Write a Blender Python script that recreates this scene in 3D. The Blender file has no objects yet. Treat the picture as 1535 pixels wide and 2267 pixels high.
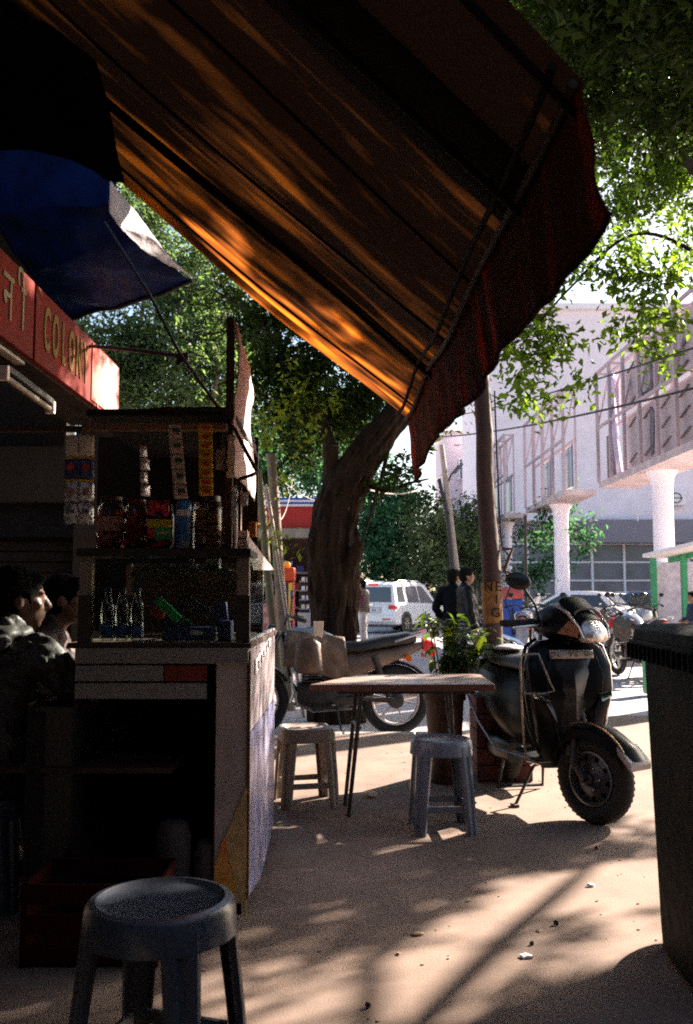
import bpy, bmesh, math, random
import numpy as np
from math import sin, cos, pi, radians as R
from mathutils import Vector, Matrix, noise
random.seed(7); np.random.seed(7)
S = bpy.context.scene
COL = S.collection
F = 2015.0; PITCH = math.atan(184.5 / F); CAMZ = 1.15
# ---------------------------------------------------------------- camera
cd = bpy.data.cameras.new('camera'); cam = bpy.data.objects.new('camera', cd); COL.objects.link(cam)
cam.location = (0, 0, CAMZ); cam.rotation_euler = (pi/2 + PITCH, 0, 0)
cd.sensor_fit = 'VERTICAL'; cd.sensor_height = 36.0; cd.lens = 36.0 * F / 2267.0
cd.clip_start = 0.05; cd.clip_end = 2000
cd.dof.use_dof = True; cd.dof.focus_distance = 5.0; cd.dof.aperture_fstop = 5.6
S.camera = cam
# ---------------------------------------------------------------- sky, sun, exposure
SUN_AZ = R(50); SUN_EL = R(29)          # azimuth measured from +Y (straight ahead) towards +X (right)
w = bpy.data.worlds.new('World'); S.world = w; w.use_nodes = True
nt = w.node_tree; nt.nodes.clear()
sky = nt.nodes.new('ShaderNodeTexSky'); sky.sky_type = 'NISHITA'; sky.sun_disc = False
sky.sun_elevation = SUN_EL; sky.sun_rotation = SUN_AZ; sky.air_density = 1.0; sky.dust_density = 2.0; sky.ozone_density = 1.0
bg = nt.nodes.new('ShaderNodeBackground'); bg.inputs[1].default_value = 0.05
wo = nt.nodes.new('ShaderNodeOutputWorld')
nt.links.new(sky.outputs[0], bg.inputs[0]); nt.links.new(bg.outputs[0], wo.inputs[0])
sd = bpy.data.lights.new('sun', 'SUN'); sd.energy = 5.0; sd.angle = R(0.55); sd.color = (1.0, 0.86, 0.74)
sun = bpy.data.objects.new('sun', sd); COL.objects.link(sun)
SUNDIR = Vector((sin(SUN_AZ)*cos(SUN_EL), cos(SUN_AZ)*cos(SUN_EL), sin(SUN_EL)))
sun.rotation_euler = SUNDIR.to_track_quat('Z', 'Y').to_euler(); sun.location = (20, 20, 30)
S.view_settings.view_transform = 'Standard'; S.view_settings.look = 'None'
S.view_settings.gamma = 1; S.view_settings.use_curve_mapping = False
S.view_settings.exposure = 2.55
S.render.engine = 'CYCLES'
cy = S.cycles
cy.max_bounces = 7; cy.diffuse_bounces = 3; cy.glossy_bounces = 3; cy.transmission_bounces = 6; cy.transparent_max_bounces = 12; cy.volume_bounces = 0
cy.use_denoising = False; cy.filter_width = 1.9; cy.sample_clamp_indirect = 1.5
try: cy.sampling_pattern = 'BLUE_NOISE'
except Exception: pass
cy.caustics_reflective = False; cy.caustics_refractive = False
# ---------------------------------------------------------------- projection helpers (a pixel of the 1535x2267 photograph plus a real distance)
def ray(px, py):
    u = (px - 767.5) / F; v = (1133.5 - py) / F
    return Vector((u, cos(PITCH) - sin(PITCH)*v, sin(PITCH) + cos(PITCH)*v))
def P(px, py, Y):
    d = ray(px, py); return Vector((0, 0, CAMZ)) + d * (Y / d.y)
def G(px, py, z=0.0):
    d = ray(px, py); return Vector((0, 0, CAMZ)) + d * ((z - CAMZ) / d.z)
# ---------------------------------------------------------------- materials
MC = {}
def mat(name, col, rough=0.6, metal=0.0, var=0.25, sc=6.0, bump=0.15, bsc=60.0, transl=0.0, tcol=None, spec=0.5, coat=0.0, stretch=None, col2=None, c2=0.5, island=0.0, alpha=None, emit=None, sharp=0.12, bd=0.02):
    if name in MC: return MC[name]
    m = bpy.data.materials.new(name); m.use_nodes = True; t = m.node_tree; n = t.nodes; L = t.links; n.clear()
    out = n.new('ShaderNodeOutputMaterial'); b = n.new('ShaderNodeBsdfPrincipled')
    b.inputs['Roughness'].default_value = rough; b.inputs['Metallic'].default_value = metal
    b.inputs['Specular IOR Level'].default_value = spec; b.inputs['Coat Weight'].default_value = coat
    tc = n.new('ShaderNodeTexCoord'); mp = n.new('ShaderNodeMapping'); L.new(tc.outputs['Object'], mp.inputs[0])
    if stretch: mp.inputs['Scale'].default_value = stretch
    nz = n.new('ShaderNodeTexNoise'); nz.inputs['Scale'].default_value = sc; nz.inputs['Detail'].default_value = 6; nz.inputs['Roughness'].default_value = 0.6
    L.new(mp.outputs[0], nz.inputs[0])
    rp = n.new('ShaderNodeValToRGB'); L.new(nz.outputs[0], rp.inputs[0])
    rp.color_ramp.elements[0].position = 0.3; rp.color_ramp.elements[1].position = 0.7
    c = Vector(col[:3])
    rp.color_ramp.elements[0].color = (*(c*(1-var)), 1); rp.color_ramp.elements[1].color = (*(c*(1+var)), 1)
    cout = rp.outputs[0]
    if col2:
        n2 = n.new('ShaderNodeTexNoise'); n2.inputs['Scale'].default_value = sc*0.43; n2.inputs['Detail'].default_value = 8; n2.inputs['Roughness'].default_value = 0.65
        L.new(mp.outputs[0], n2.inputs[0])
        r2 = n.new('ShaderNodeValToRGB'); L.new(n2.outputs[0], r2.inputs[0]); r2.color_ramp.elements[0].position = c2 - sharp; r2.color_ramp.elements[1].position = c2 + sharp
        mx = n.new('ShaderNodeMixRGB'); L.new(r2.outputs[0], mx.inputs[0]); L.new(cout, mx.inputs[1]); mx.inputs[2].default_value = (*col2[:3], 1); cout = mx.outputs[0]
    if island:
        ge = n.new('ShaderNodeNewGeometry'); hs = n.new('ShaderNodeHueSaturation'); L.new(cout, hs.inputs['Color'])
        ma = n.new('ShaderNodeMapRange'); L.new(ge.outputs['Random Per Island'], ma.inputs[0]); ma.inputs[3].default_value = 1-island; ma.inputs[4].default_value = 1+island
        L.new(ma.outputs[0], hs.inputs['Value'])
        mb = n.new('ShaderNodeMapRange'); L.new(ge.outputs['Random Per Island'], mb.inputs[0]); mb.inputs[3].default_value = 0.515; mb.inputs[4].default_value = 0.475
        L.new(mb.outputs[0], hs.inputs['Hue']); cout = hs.outputs[0]
    L.new(cout, b.inputs['Base Color'])
    if bump:
        nb = n.new('ShaderNodeTexNoise'); nb.inputs['Scale'].default_value = bsc; nb.inputs['Detail'].default_value = 4; L.new(mp.outputs[0], nb.inputs[0])
        bp = n.new('ShaderNodeBump'); bp.inputs['Strength'].default_value = bump; bp.inputs['Distance'].default_value = bd; L.new(nb.outputs[0], bp.inputs['Height']); L.new(bp.outputs[0], b.inputs['Normal'])
    rr = n.new('ShaderNodeMapRange'); L.new(nz.outputs[0], rr.inputs[0]); rr.inputs[3].default_value = max(0, rough-0.12); rr.inputs[4].default_value = min(1, rough+0.12); L.new(rr.outputs[0], b.inputs['Roughness'])
    sh = b.outputs[0]
    if transl:
        tr = n.new('ShaderNodeBsdfTranslucent')
        if tcol:
            if isinstance(tcol, tuple) and island:
                mm = n.new('ShaderNodeMixRGB'); mm.blend_type = 'MULTIPLY'; mm.inputs[0].default_value = 1; L.new(ma.outputs[0], mm.inputs[1]); mm.inputs[2].default_value = (*tcol, 1); L.new(mm.outputs[0], tr.inputs[0])
            else: tr.inputs[0].default_value = (*tcol, 1)
        else: L.new(cout, tr.inputs[0])
        mx2 = n.new('ShaderNodeMixShader'); mx2.inputs[0].default_value = transl; L.new(sh, mx2.inputs[1]); L.new(tr.outputs[0], mx2.inputs[2]); sh = mx2.outputs[0]
    if alpha is not None:
        tp = n.new('ShaderNodeBsdfTransparent'); mx3 = n.new('ShaderNodeMixShader'); mx3.inputs[0].default_value = alpha; L.new(tp.outputs[0], mx3.inputs[1]); L.new(sh, mx3.inputs[2]); sh = mx3.outputs[0]
    L.new(sh, out.inputs[0]); MC[name] = m; return m
def glass(name, tint=(0.9, 0.95, 0.93), rough=0.02, refl=0.18):
    if name in MC: return MC[name]
    m = bpy.data.materials.new(name); m.use_nodes = True; t = m.node_tree; n = t.nodes; L = t.links; n.clear()
    out = n.new('ShaderNodeOutputMaterial'); tp = n.new('ShaderNodeBsdfTransparent'); tp.inputs[0].default_value = (*tint, 1)
    gl = n.new('ShaderNodeBsdfGlossy'); gl.inputs['Roughness'].default_value = rough
    lw = n.new('ShaderNodeLayerWeight'); lw.inputs[0].default_value = 0.3
    mr = n.new('ShaderNodeMapRange'); L.new(lw.outputs['Fresnel'], mr.inputs[0]); mr.inputs[3].default_value = refl*0.35; mr.inputs[4].default_value = min(1, refl*3)
    mx = n.new('ShaderNodeMixShader'); L.new(mr.outputs[0], mx.inputs[0]); L.new(tp.outputs[0], mx.inputs[1]); L.new(gl.outputs[0], mx.inputs[2]); L.new(mx.outputs[0], out.inputs[0])
    MC[name] = m; return m
# ---------------------------------------------------------------- mesh builder
def V(*a): return Vector(a)
def frame_z(d):
    d = d.normalized(); a = V(0, 0, 1) if abs(d.z) < 0.95 else V(1, 0, 0)
    x = a.cross(d).normalized(); return x, d.cross(x).normalized()
class B:
    def __init__(s): s.v = []; s.f = []
    def add(s, vs, fs):
        o = len(s.v); s.v += [Vector(q) for q in vs]; s.f += [tuple(i+o for i in f) for f in fs]; return s
    def box(s, c, d, rot=None, rz=0, taper=1.0):
        x, y, z = d[0]/2, d[1]/2, d[2]/2
        M = rot if rot else Matrix.Rotation(rz, 3, 'Z')
        vs = [M @ V(a*x*(taper if cc > 0 else 1), b*y*(taper if cc > 0 else 1), cc*z) + Vector(c) for cc in (-1, 1) for a, b in ((-1, -1), (1, -1), (1, 1), (-1, 1))]
        return s.add(vs, [(3, 2, 1, 0), (4, 5, 6, 7), (0, 1, 5, 4), (1, 2, 6, 5), (2, 3, 7, 6), (3, 0, 4, 7)])
    def bar(s, p0, p1, wd, h=None, up=None):
        p0, p1 = Vector(p0), Vector(p1); h = wd if h is None else h; d = (p1-p0)
        if up is None: x, y = frame_z(d)
        else: x = Vector(up).cross(d).normalized(); y = d.cross(x).normalized()
        vs = [p + x*a*wd/2 + y*b*h/2 for p in (p0, p1) for a, b in ((-1, -1), (1, -1), (1, 1), (-1, 1))]
        return s.add(vs, [(3, 2, 1, 0), (4, 5, 6, 7), (0, 1, 5, 4), (1, 2, 6, 5), (2, 3, 7, 6), (3, 0, 4, 7)])
    def loft(s, rings, cap=True, closed=False):
        n = len(rings[0]); fs = []; m = len(rings)
        for i in range(m if closed else m-1):
            j = (i+1) % m
            for k in range(n): fs.append((i*n+k, i*n+(k+1) % n, j*n+(k+1) % n, j*n+k))
        if cap and not closed: fs.append(tuple(range(n-1, -1, -1))); fs.append(tuple((m-1)*n+k for k in range(n)))
        return s.add([q for r in rings for q in r], fs)
    def tube(s, path, r, n=10, cap=True):
        path = [Vector(p) for p in path]; m = len(path)
        rs = r if isinstance(r, (list, tuple)) else [r]*m
        rings = []; x = None
        for i, p in enumerate(path):
            d = (path[min(i+1, m-1)] - path[max(i-1, 0)]).normalized()
            if x is None: x, _ = frame_z(d)
            x = (x - d*x.dot(d)); x = x.normalized() if x.length > 1e-6 else frame_z(d)[0]
            y = d.cross(x)
            rings.append([p + (x*cos(2*pi*k/n) + y*sin(2*pi*k/n))*rs[i] for k in range(n)])
        return s.loft(rings, cap)
    def lathe(s, prof, c=(0, 0, 0), n=20, axis='Z', M=None):
        rings = []
        for r, z in prof:
            ring = []
            for k in range(n):
                a = 2*pi*k/n; q = V(r*cos(a), r*sin(a), z)
                if axis == 'Y': q = V(q.x, -q.z, q.y)
                elif axis == 'X': q = V(q.z, q.x, q.y)
                if M: q = M @ q
                ring.append(q + Vector(c))
            rings.append(ring)
        return s.loft(rings)
    def torus(s, c, R_, r, axis='Y', n=32, k=10, sx=1.0):
        rings = []
        for i in range(n):
            a = 2*pi*i/n; ring = []
            for j in range(k):
                b = 2*pi*j/k; rr = R_ + r*cos(b); t = r*sin(b)*sx
                q = V(rr*cos(a), t, rr*sin(a)) if axis == 'Y' else (V(rr*cos(a), rr*sin(a), t) if axis == 'Z' else V(t, rr*cos(a), rr*sin(a)))
                ring.append(q + Vector(c))
            rings.append(ring)
        return s.loft(rings, closed=True)
    def prism(s, pts, ext):
        pts = [Vector(p) for p in pts]; e = Vector(ext); n = len(pts)
        return s.add(pts + [p+e for p in pts], [tuple(range(n-1, -1, -1)), tuple(range(n, 2*n))] + [(i, (i+1) % n, n+(i+1) % n, n+i) for i in range(n)])
    def ball(s, c, r, n=12, m=8):
        if not hasattr(r, '__len__'): r = (r, r, r)
        rings = []
        for i in range(1, m):
            a = pi*i/m; rings.append([V(r[0]*sin(a)*cos(2*pi*k/n), r[1]*sin(a)*sin(2*pi*k/n), -r[2]*cos(a)) + Vector(c) for k in range(n)])
        o = [q for rg in rings for q in rg]; bot = Vector(c)-V(0, 0, r[2]); top = Vector(c)+V(0, 0, r[2]); L = len(o); fs = []
        for i in range(m-2):
            for k in range(n): fs.append((i*n+k, i*n+(k+1) % n, (i+1)*n+(k+1) % n, (i+1)*n+k))
        for k in range(n): fs.append((L, (k+1) % n, k)); fs.append((L+1, (m-2)*n+k, (m-2)*n+(k+1) % n))
        return s.add(o+[bot, top], fs)
    def grid(s, fn, nu, nv, thick=0.0):
        vs = [fn(i/(nu-1), j/(nv-1)) for j in range(nv) for i in range(nu)]
        fs = [(j*nu+i, j*nu+i+1, (j+1)*nu+i+1, (j+1)*nu+i) for j in range(nv-1) for i in range(nu-1)]
        return s.add(vs, fs)
    def xf(s, M): s.v = [M @ q for q in s.v]; return s
    def join(s, o): return s.add(o.v, o.f)
XF = {}
def rootof(o):
    while o.parent: o = o.parent
    return o
def mkmesh(name, b, m):
    me = bpy.data.meshes.new(name); me.from_pydata([tuple(q) for q in b.v], [], b.f); me.materials.append(m)
    return me
def shade(me, ang=38):
    me.polygons.foreach_set('use_smooth', [True]*len(me.polygons)); me.set_sharp_from_angle(angle=R(ang)); me.update()
def part(name, b, m, parent=None, label=None, kind=None, world=False, bevel=0, smooth=True, solid=0):
    if world and parent:
        Mi = XF[rootof(parent).name].inverted(); b = B().add([Mi @ q for q in b.v], b.f)
    me = mkmesh(name, b, m)
    if smooth: shade(me)
    o = bpy.data.objects.new(name, me); COL.objects.link(o)
    if parent: o.parent = parent
    if label: o['label'] = label
    if kind: o['kind'] = kind
    if solid: q = o.modifiers.new('solid', 'SOLIDIFY'); q.thickness = solid; q.offset = 0
    if bevel: q = o.modifiers.new('bevel', 'BEVEL'); q.width = bevel; q.segments = 2; q.limit_method = 'ANGLE'; q.angle_limit = R(40)
    return o
def thing(name, label, cat, loc=(0, 0, 0), rz=0, group=None):
    o = bpy.data.objects.new(name, None); COL.objects.link(o); o.empty_display_size = 0.1
    o.location = loc; o.rotation_euler = (0, 0, rz); o['label'] = label; o['category'] = cat
    if group: o['group'] = group
    XF[o.name] = Matrix.Translation(Vector(loc)) @ Matrix.Rotation(rz, 4, 'Z'); return o
def solo(name, b, m, label, cat, group=None, bevel=0, kind=None, solid=0, smooth=True):
    xs = [q.x for q in b.v]; ys = [q.y for q in b.v]; zs = [q.z for q in b.v]
    c = V((min(xs)+max(xs))/2, (min(ys)+max(ys))/2, min(zs))
    o = part(name, B().add([q-c for q in b.v], b.f), m, None, bevel=bevel, solid=solid, smooth=smooth)
    o.location = c; XF[o.name] = Matrix.Translation(c)
    if kind: o['kind'] = kind
    if label: o['label'] = label
    if cat: o['category'] = cat
    if group: o['group'] = group
    return o
def struct(name, b, m, smooth=False):
    o = part(name, b, m, smooth=smooth); o['kind'] = 'structure'; return o
def dup(root, loc, rz, label, group=None, sc=None):
    r = root.copy(); COL.objects.link(r); r.location = loc; r.rotation_euler = (0, 0, rz); r['label'] = label
    if group: r['group'] = group
    if sc: r.scale = (sc, sc, sc)
    XF[r.name] = Matrix.Translation(Vector(loc)) @ Matrix.Rotation(rz, 4, 'Z')
    for ch in list(root.children):
        c = ch.copy(); COL.objects.link(c); c.parent = r
        for g in list(ch.children):
            d = g.copy(); COL.objects.link(d); d.parent = c
    return r
def text(name, s, size, origin, right, up, m, parent, ext=0.002, sx=1.0, world=True, bold=0.0):
    cu = bpy.data.curves.new('txt', 'FONT'); cu.body = s; cu.size = size; cu.extrude = ext; cu.offset = bold; cu.align_x = 'CENTER'; cu.align_y = 'CENTER'; cu.resolution_u = 3
    o = bpy.data.objects.new('txt', cu); COL.objects.link(o); bpy.context.view_layer.update()
    me = o.evaluated_get(bpy.context.evaluated_depsgraph_get()).to_mesh()
    rt = Vector(right).normalized(); u = Vector(up).normalized(); nrm = rt.cross(u)
    b = B().add([Vector(origin) + rt*q.co.x*sx + u*q.co.y + nrm*q.co.z for q in me.vertices], [tuple(p.vertices) for p in me.polygons])
    o.evaluated_get(bpy.context.evaluated_depsgraph_get()).to_mesh_clear(); bpy.data.objects.remove(o); bpy.data.curves.remove(cu)
    return part(name, b, m, parent, world=world, smooth=False)
def npmesh(name, verts, faces, m, smooth=False):
    me = bpy.data.meshes.new(name); nv = len(verts); nf, k = faces.shape
    me.vertices.add(nv); me.vertices.foreach_set('co', verts.astype(np.float32).ravel())
    me.loops.add(nf*k); me.loops.foreach_set('vertex_index', faces.astype(np.int32).ravel())
    me.polygons.add(nf); me.polygons.foreach_set('loop_start', np.arange(0, nf*k, k, dtype=np.int32))
    me.update(calc_edges=True); me.materials.append(m); return me
def leaves(cent, size, ratio=0.45, droop=0.3, rng=None):
    """one diamond-shaped folded leaf (2 quads) per centre"""
    rng = rng or np.random.default_rng(1); n = len(cent)
    a = rng.uniform(0, 2*pi, n); el = rng.normal(-droop, 0.55, n)
    d = np.stack([np.cos(a)*np.cos(el), np.sin(a)*np.cos(el), np.sin(el)], 1)
    rnd = rng.normal(0, 1, (n, 3)) + np.array([0, 0, 1.2]); sdv = np.cross(d, rnd); sdv /= np.linalg.norm(sdv, axis=1)[:, None] + 1e-9
    up = np.cross(sdv, d); L = size*rng.uniform(0.6, 1.3, n)[:, None]; W = L*ratio*0.5
    p0 = cent; p3 = cent + d*L - up*L*0.12; mid = cent + d*L*0.45
    l = mid + sdv*W + up*L*0.08; r = mid - sdv*W + up*L*0.08
    vs = np.stack([p0, l, p3, r], 1).reshape(-1, 3); i = np.arange(n)*4
    return vs, np.concatenate([np.stack([i, i+3, i+2], 1), np.stack([i, i+2, i+1], 1)], 0)
SHAFTS = []
def crown(parent, clumps, n, size, m, seed=1, shell=0.55, name='crown', density_pow=1.0, sub=26):
    """leaves in twig-like tufts scattered through ellipsoids: clumps = [(centre, (rx,ry,rz)), ...], world coordinates"""
    rng = np.random.default_rng(seed); vol = np.array([c[1][0]*c[1][1]*c[1][2] for c in clumps])**0.8; vol /= vol.sum(); pts = []
    for (c, r), q in zip(clumps, vol):
        k = max(3, int(n*q/sub)); d = rng.normal(0, 1, (k, 3)); d /= np.linalg.norm(d, axis=1)[:, None]
        rad = rng.uniform(0, 1, k)**(shell) ; tc = np.array(c) + d*rad[:, None]*np.array(r)*(1+0.22*rng.normal(0, 1, (k, 1)))
        for t in tc:
            kk = int(sub*rng.uniform(0.3, 1.7)); dr = rng.normal(0, 1, 3); dr[2] -= 0.4; dr /= np.linalg.norm(dr); ln = rng.uniform(2, 6)*size
            pts.append(t + dr*rng.uniform(0, 1, (kk, 1))*ln + rng.normal(0, size*0.75, (kk, 3)))
    pts = np.concatenate(pts); sdn = np.array(SUNDIR)
    for so, sr in SHAFTS:      # leaves cut away along chosen sun rays to light set spots
        dlt = pts - np.array(so); al = dlt @ sdn; dist = np.linalg.norm(dlt - al[:, None]*sdn, axis=1); keep = (dist > sr*(0.75+0.5*rng.random(len(pts)))) | (al < 1.0); pts = pts[keep]
    o0 = np.array(XF[rootof(parent).name].translation) if parent else 0
    vs, fs = leaves(pts - o0, size, rng=rng)
    o = bpy.data.objects.new(name, npmesh(name, vs, fs, m)); COL.objects.link(o)
    if parent: o.parent = parent
    o['kind'] = 'stuff'; return o
def remeshed(b, voxel, smooth_it=4, disp=None):
    me = bpy.data.meshes.new('tmp'); me.from_pydata([tuple(q) for q in b.v], [], b.f)
    o = bpy.data.objects.new('tmp', me); COL.objects.link(o)
    q = o.modifiers.new('r', 'REMESH'); q.mode = 'VOXEL'; q.voxel_size = voxel
    if smooth_it: q = o.modifiers.new('s', 'SMOOTH'); q.iterations = smooth_it; q.factor = 0.5
    bpy.context.view_layer.update(); ev = o.evaluated_get(bpy.context.evaluated_depsgraph_get()); m2 = ev.to_mesh()
    vs = [q.co.copy() for q in m2.vertices]; ns = [q.normal.copy() for q in m2.vertices]; fs = [tuple(p.vertices) for p in m2.polygons]
    ev.to_mesh_clear(); bpy.data.objects.remove(o); bpy.data.meshes.remove(me)
    if disp: vs = [p + n*disp(p) for p, n in zip(vs, ns)]
    return B().add(vs, fs)
def cap_(b, p0, p1, r0, r1, n=12):
    p0, p1 = Vector(p0), Vector(p1); d = (p1-p0)
    if d.length < 1e-5: return b.ball(p0, r0)
    dn = d.normalized(); path = []; rs = []
    for t in (-0.95, -0.7, -0.35): path.append(p0 + dn*r0*t); rs.append(r0*math.sqrt(1-t*t))
    path.append(p0); rs.append(r0); path.append(p1); rs.append(r1)
    for t in (0.35, 0.7, 0.95): path.append(p1 + dn*r1*t); rs.append(r1*math.sqrt(1-t*t))
    return b.tube(path, rs, n)
# ---------------------------------------------------------------- material palette
M_ = dict(
 pave=mat('dusty_concrete', (0.225, 0.162, 0.126), 0.93, var=0.2, sc=3.2, bump=0.2, bsc=160, col2=(0.145, 0.108, 0.09), c2=0.6, spec=0.2),
 road=mat('pale_asphalt', (0.40, 0.36, 0.36), 0.9, var=0.14, sc=0.7, bump=0.4, bsc=50, spec=0.2),
 kerb=mat('kerb_concrete', (0.3, 0.26, 0.23), 0.9, sc=5, bump=0.4),
 bark=mat('bark', (0.028, 0.016, 0.009), 0.95, var=0.7, sc=9, bump=1.0, bsc=16, stretch=(1, 1, 0.22), spec=0.15, bd=0.07),
 bark2=mat('pale_bark', (0.2, 0.15, 0.11), 0.9, var=0.3, sc=12, bump=0.5, bsc=30),
 leaf=mat('leaf_green', (0.05, 0.095, 0.010), 0.55, spec=0.15, var=0.3, sc=2, bump=0, transl=0.5, tcol=(0.18, 0.3, 0.02), island=0.65),
 leafy=mat('leaf_yellow_green', (0.09, 0.13, 0.015), 0.5, spec=0.2, var=0.3, sc=2, bump=0, transl=0.55, tcol=(0.32, 0.4, 0.03), island=0.4),
 leafd=mat('leaf_dark', (0.022, 0.045, 0.008), 0.55, spec=0.12, var=0.3, sc=2, bump=0, transl=0.4, tcol=(0.03, 0.055, 0.006), island=0.5),
 leaff=mat('leaf_bluish', (0.035, 0.10, 0.05), 0.7, spec=0.15, var=0.3, sc=0.5, bump=0, transl=0.4, tcol=(0.08, 0.22, 0.07), island=0.75),
 black=mat('black_plastic', (0.012, 0.012, 0.013), 0.35, var=0.2, bump=0.05),
 paintb=mat('black_paint', (0.004, 0.004, 0.005), 0.34, var=0.1, bump=0.03, spec=0.12, coat=0.03),
 rubber=mat('tyre_rubber', (0.014, 0.013, 0.012), 0.85, var=0.3, sc=20, bump=0.3),
 steel=mat('bare_steel', (0.5, 0.5, 0.5), 0.3, 1.0, var=0.15, sc=30, bump=0.05),
 chrome=mat('chrome', (0.75, 0.75, 0.76), 0.08, 1.0, var=0.05, bump=0),
 dsteel=mat('dark_steel', (0.05, 0.045, 0.042), 0.5, 0.6, var=0.4, sc=20, bump=0.2),
 rust=mat('rusty_steel', (0.12, 0.06, 0.035), 0.75, 0.2, var=0.5, sc=12, bump=0.4, bsc=40),
 wood=mat('worn_wood', (0.24, 0.13, 0.07), 0.7, var=0.35, sc=8, bump=0.3, bsc=40, stretch=(0.15, 1, 1)),
 dwood=mat('dark_wood', (0.07, 0.035, 0.02), 0.75, var=0.4, sc=8, bump=0.3, bsc=40),
 white=mat('white_paint', (0.84, 0.82, 0.85), 0.6, var=0.06, sc=1.0, bump=0.05, bsc=20),
 lattice=mat('lattice_grey_pink', (0.42, 0.33, 0.36), 0.7, var=0.1, bump=0.05),
 pinkw=mat('pinkish_white_paint', (0.85, 0.78, 0.84), 0.65, var=0.08, sc=1.2, bump=0.06, bsc=20, col2=(0.55, 0.36, 0.3), c2=0.78),
 carw=mat('car_white', (0.86, 0.86, 0.88), 0.2, var=0.02, bump=0, coat=0.7),
 red=mat('red_plastic', (0.45, 0.025, 0.015), 0.35, var=0.15, bump=0.05),
 tail=mat('tail_lens', (0.65, 0.02, 0.02), 0.15, var=0.05, bump=0, transl=0.3, tcol=(0.9, 0.03, 0.03)),
 amber=mat('amber_lens', (0.8, 0.22, 0.02), 0.2, var=0.05, bump=0, transl=0.3),
 skin=mat('skin', (0.26, 0.125, 0.075), 0.55, var=0.12, sc=14, bump=0.08, bsc=150),
 hair=mat('black_hair', (0.006, 0.005, 0.004), 0.85, spec=0.1, var=0.3, sc=60, bump=0.6, bsc=150),
 jacket=mat('black_jacket', (0.008, 0.010, 0.012), 0.55, var=0.2, bump=0.15, bsc=120),
 blue=mat('blue_plastic', (0.02, 0.08, 0.42), 0.45, var=0.15, bump=0.05),
 green=mat('green_paint', (0.03, 0.28, 0.12), 0.5, var=0.2, bump=0.1),
 cream=mat('cream_paper', (0.78, 0.64, 0.5), 0.7, var=0.12, bump=0.05),
 yellow=mat('yellow_print', (0.9, 0.52, 0.02), 0.5, var=0.1, bump=0.02),
 redp=mat('red_print', (0.65, 0.04, 0.03), 0.5, var=0.2, bump=0.02),
 greenp=mat('green_print', (0.03, 0.4, 0.08), 0.5, var=0.2, bump=0.02),
 bluep=mat('blue_print', (0.02, 0.07, 0.35), 0.5, var=0.2, bump=0.02),
 foil=mat('silver_foil', (0.7, 0.68, 0.68), 0.25, 0.7, var=0.15, sc=30, bump=0.8, bsc=35),
 darkglass=mat('dark_glass', (0.03, 0.035, 0.04), 0.06, var=0.1, bump=0, spec=0.9),
 wire=mat('black_wire', (0.02, 0.02, 0.022), 0.6, bump=0),
)
GL = glass('clear_glass', refl=0.02); PL = glass('clear_plastic', (0.86, 0.87, 0.87), 0.15, 0.1)
# ================================================================ SETTING
def sheet(x0, x1, y0, y1, z): return B().add([(x0, y0, z), (x1, y0, z), (x1, y1, z), (x0, y1, z)], [(0, 1, 2, 3)])
struct('ground', sheet(-400, 400, -60, 900, -0.16), mat('dusty_earth', (0.36, 0.29, 0.25), 0.95, var=0.2, sc=0.3, bump=0.4))
struct('road', sheet(-60, 6.2, 7.86, 120, -0.15), M_['road'])
b = B().prism([(-8, -6, -0.15), (1.6, -6, -0.15), (1.6, 7.7, -0.15), (-8, 7.7, -0.15)], (0, 0, 0.15))
struct('pavement', b, M_['pave'])
b = B(); b.grid(lambda u, v: V(1.6 + u*8, -6 + v*16, 0.0 - 0.145*min(1, max(0, (-6+v*16-6.6)/2.6))), 6, 60)
struct('pavement_ramp', b, M_['pave'])
x = -6.0; i = 0
while x < 1.55:
    w_ = 0.6 + random.uniform(-0.01, 0.01)
    kb = part('kerb_stone', B().box((x+w_/2, 7.78, -0.075+random.uniform(-.006, .006)), (w_-0.012, 0.15, 0.162)), M_['kerb'], bevel=0.012); kb['kind'] = 'structure'
    x += w_
# ---- unseen walls and low roof added around the viewer to cut sky light
rb = thing('sky_blocker', 'unseen walls and low roof added behind the viewpoint to block sky light', 'building', (0, -2.5, 0))
sp_m = mat('blocker_dark_plaster', (0.12, 0.10, 0.08), 0.9, var=0.2)
part('back_wall', B().box((0, -3.6, 1.6), (7.2, 0.2, 3.2)), sp_m, rb, world=True)
part('side_wall', B().box((3.5, -0.1, 1.6), (0.2, 6.8, 3.2)), sp_m, rb, world=True)
part('roof', B().box((0, -1.95, 3.1), (7.2, 3.5, 0.15)), sp_m, rb, world=True)
# ---- far white building
bw = thing('white_building', 'large white building with a grey band over the glazed ground floor, behind the billboards', 'building', (16, 52, -0.15))
part('wall', B().box((23, 56, 11.6), (30.6, 8, 12.4)), M_['pinkw'], bw, world=True)
part('parapet', B().box((23, 55.9, 17.95), (31, 8.4, 0.35)), M_['white'], bw, world=True)
part('fascia_band', B().box((27.3, 51.6, 4.75), (28, 1.2, 1.3)), mat('grey_cladding', (0.2, 0.19, 0.23), 0.5, var=0.08, sc=2, bump=0.02), bw, world=True)
part('ground_floor_wall', B().box((30.9, 54, 2.1), (15, 3, 4.0)), mat('shop_grey', (0.34, 0.31, 0.33), 0.6, bump=0.05), bw, world=True)
part('interior_wall', B().box((15.5, 57.2, 2.1), (16, 0.3, 4.0)), mat('dim_interior', (0.1, 0.08, 0.08), 0.8), bw, world=True)
gz = mat('blue_grey_glazing', (0.11, 0.12, 0.17), 0.15, var=0.35, sc=0.6, bump=0, spec=0.7)
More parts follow.
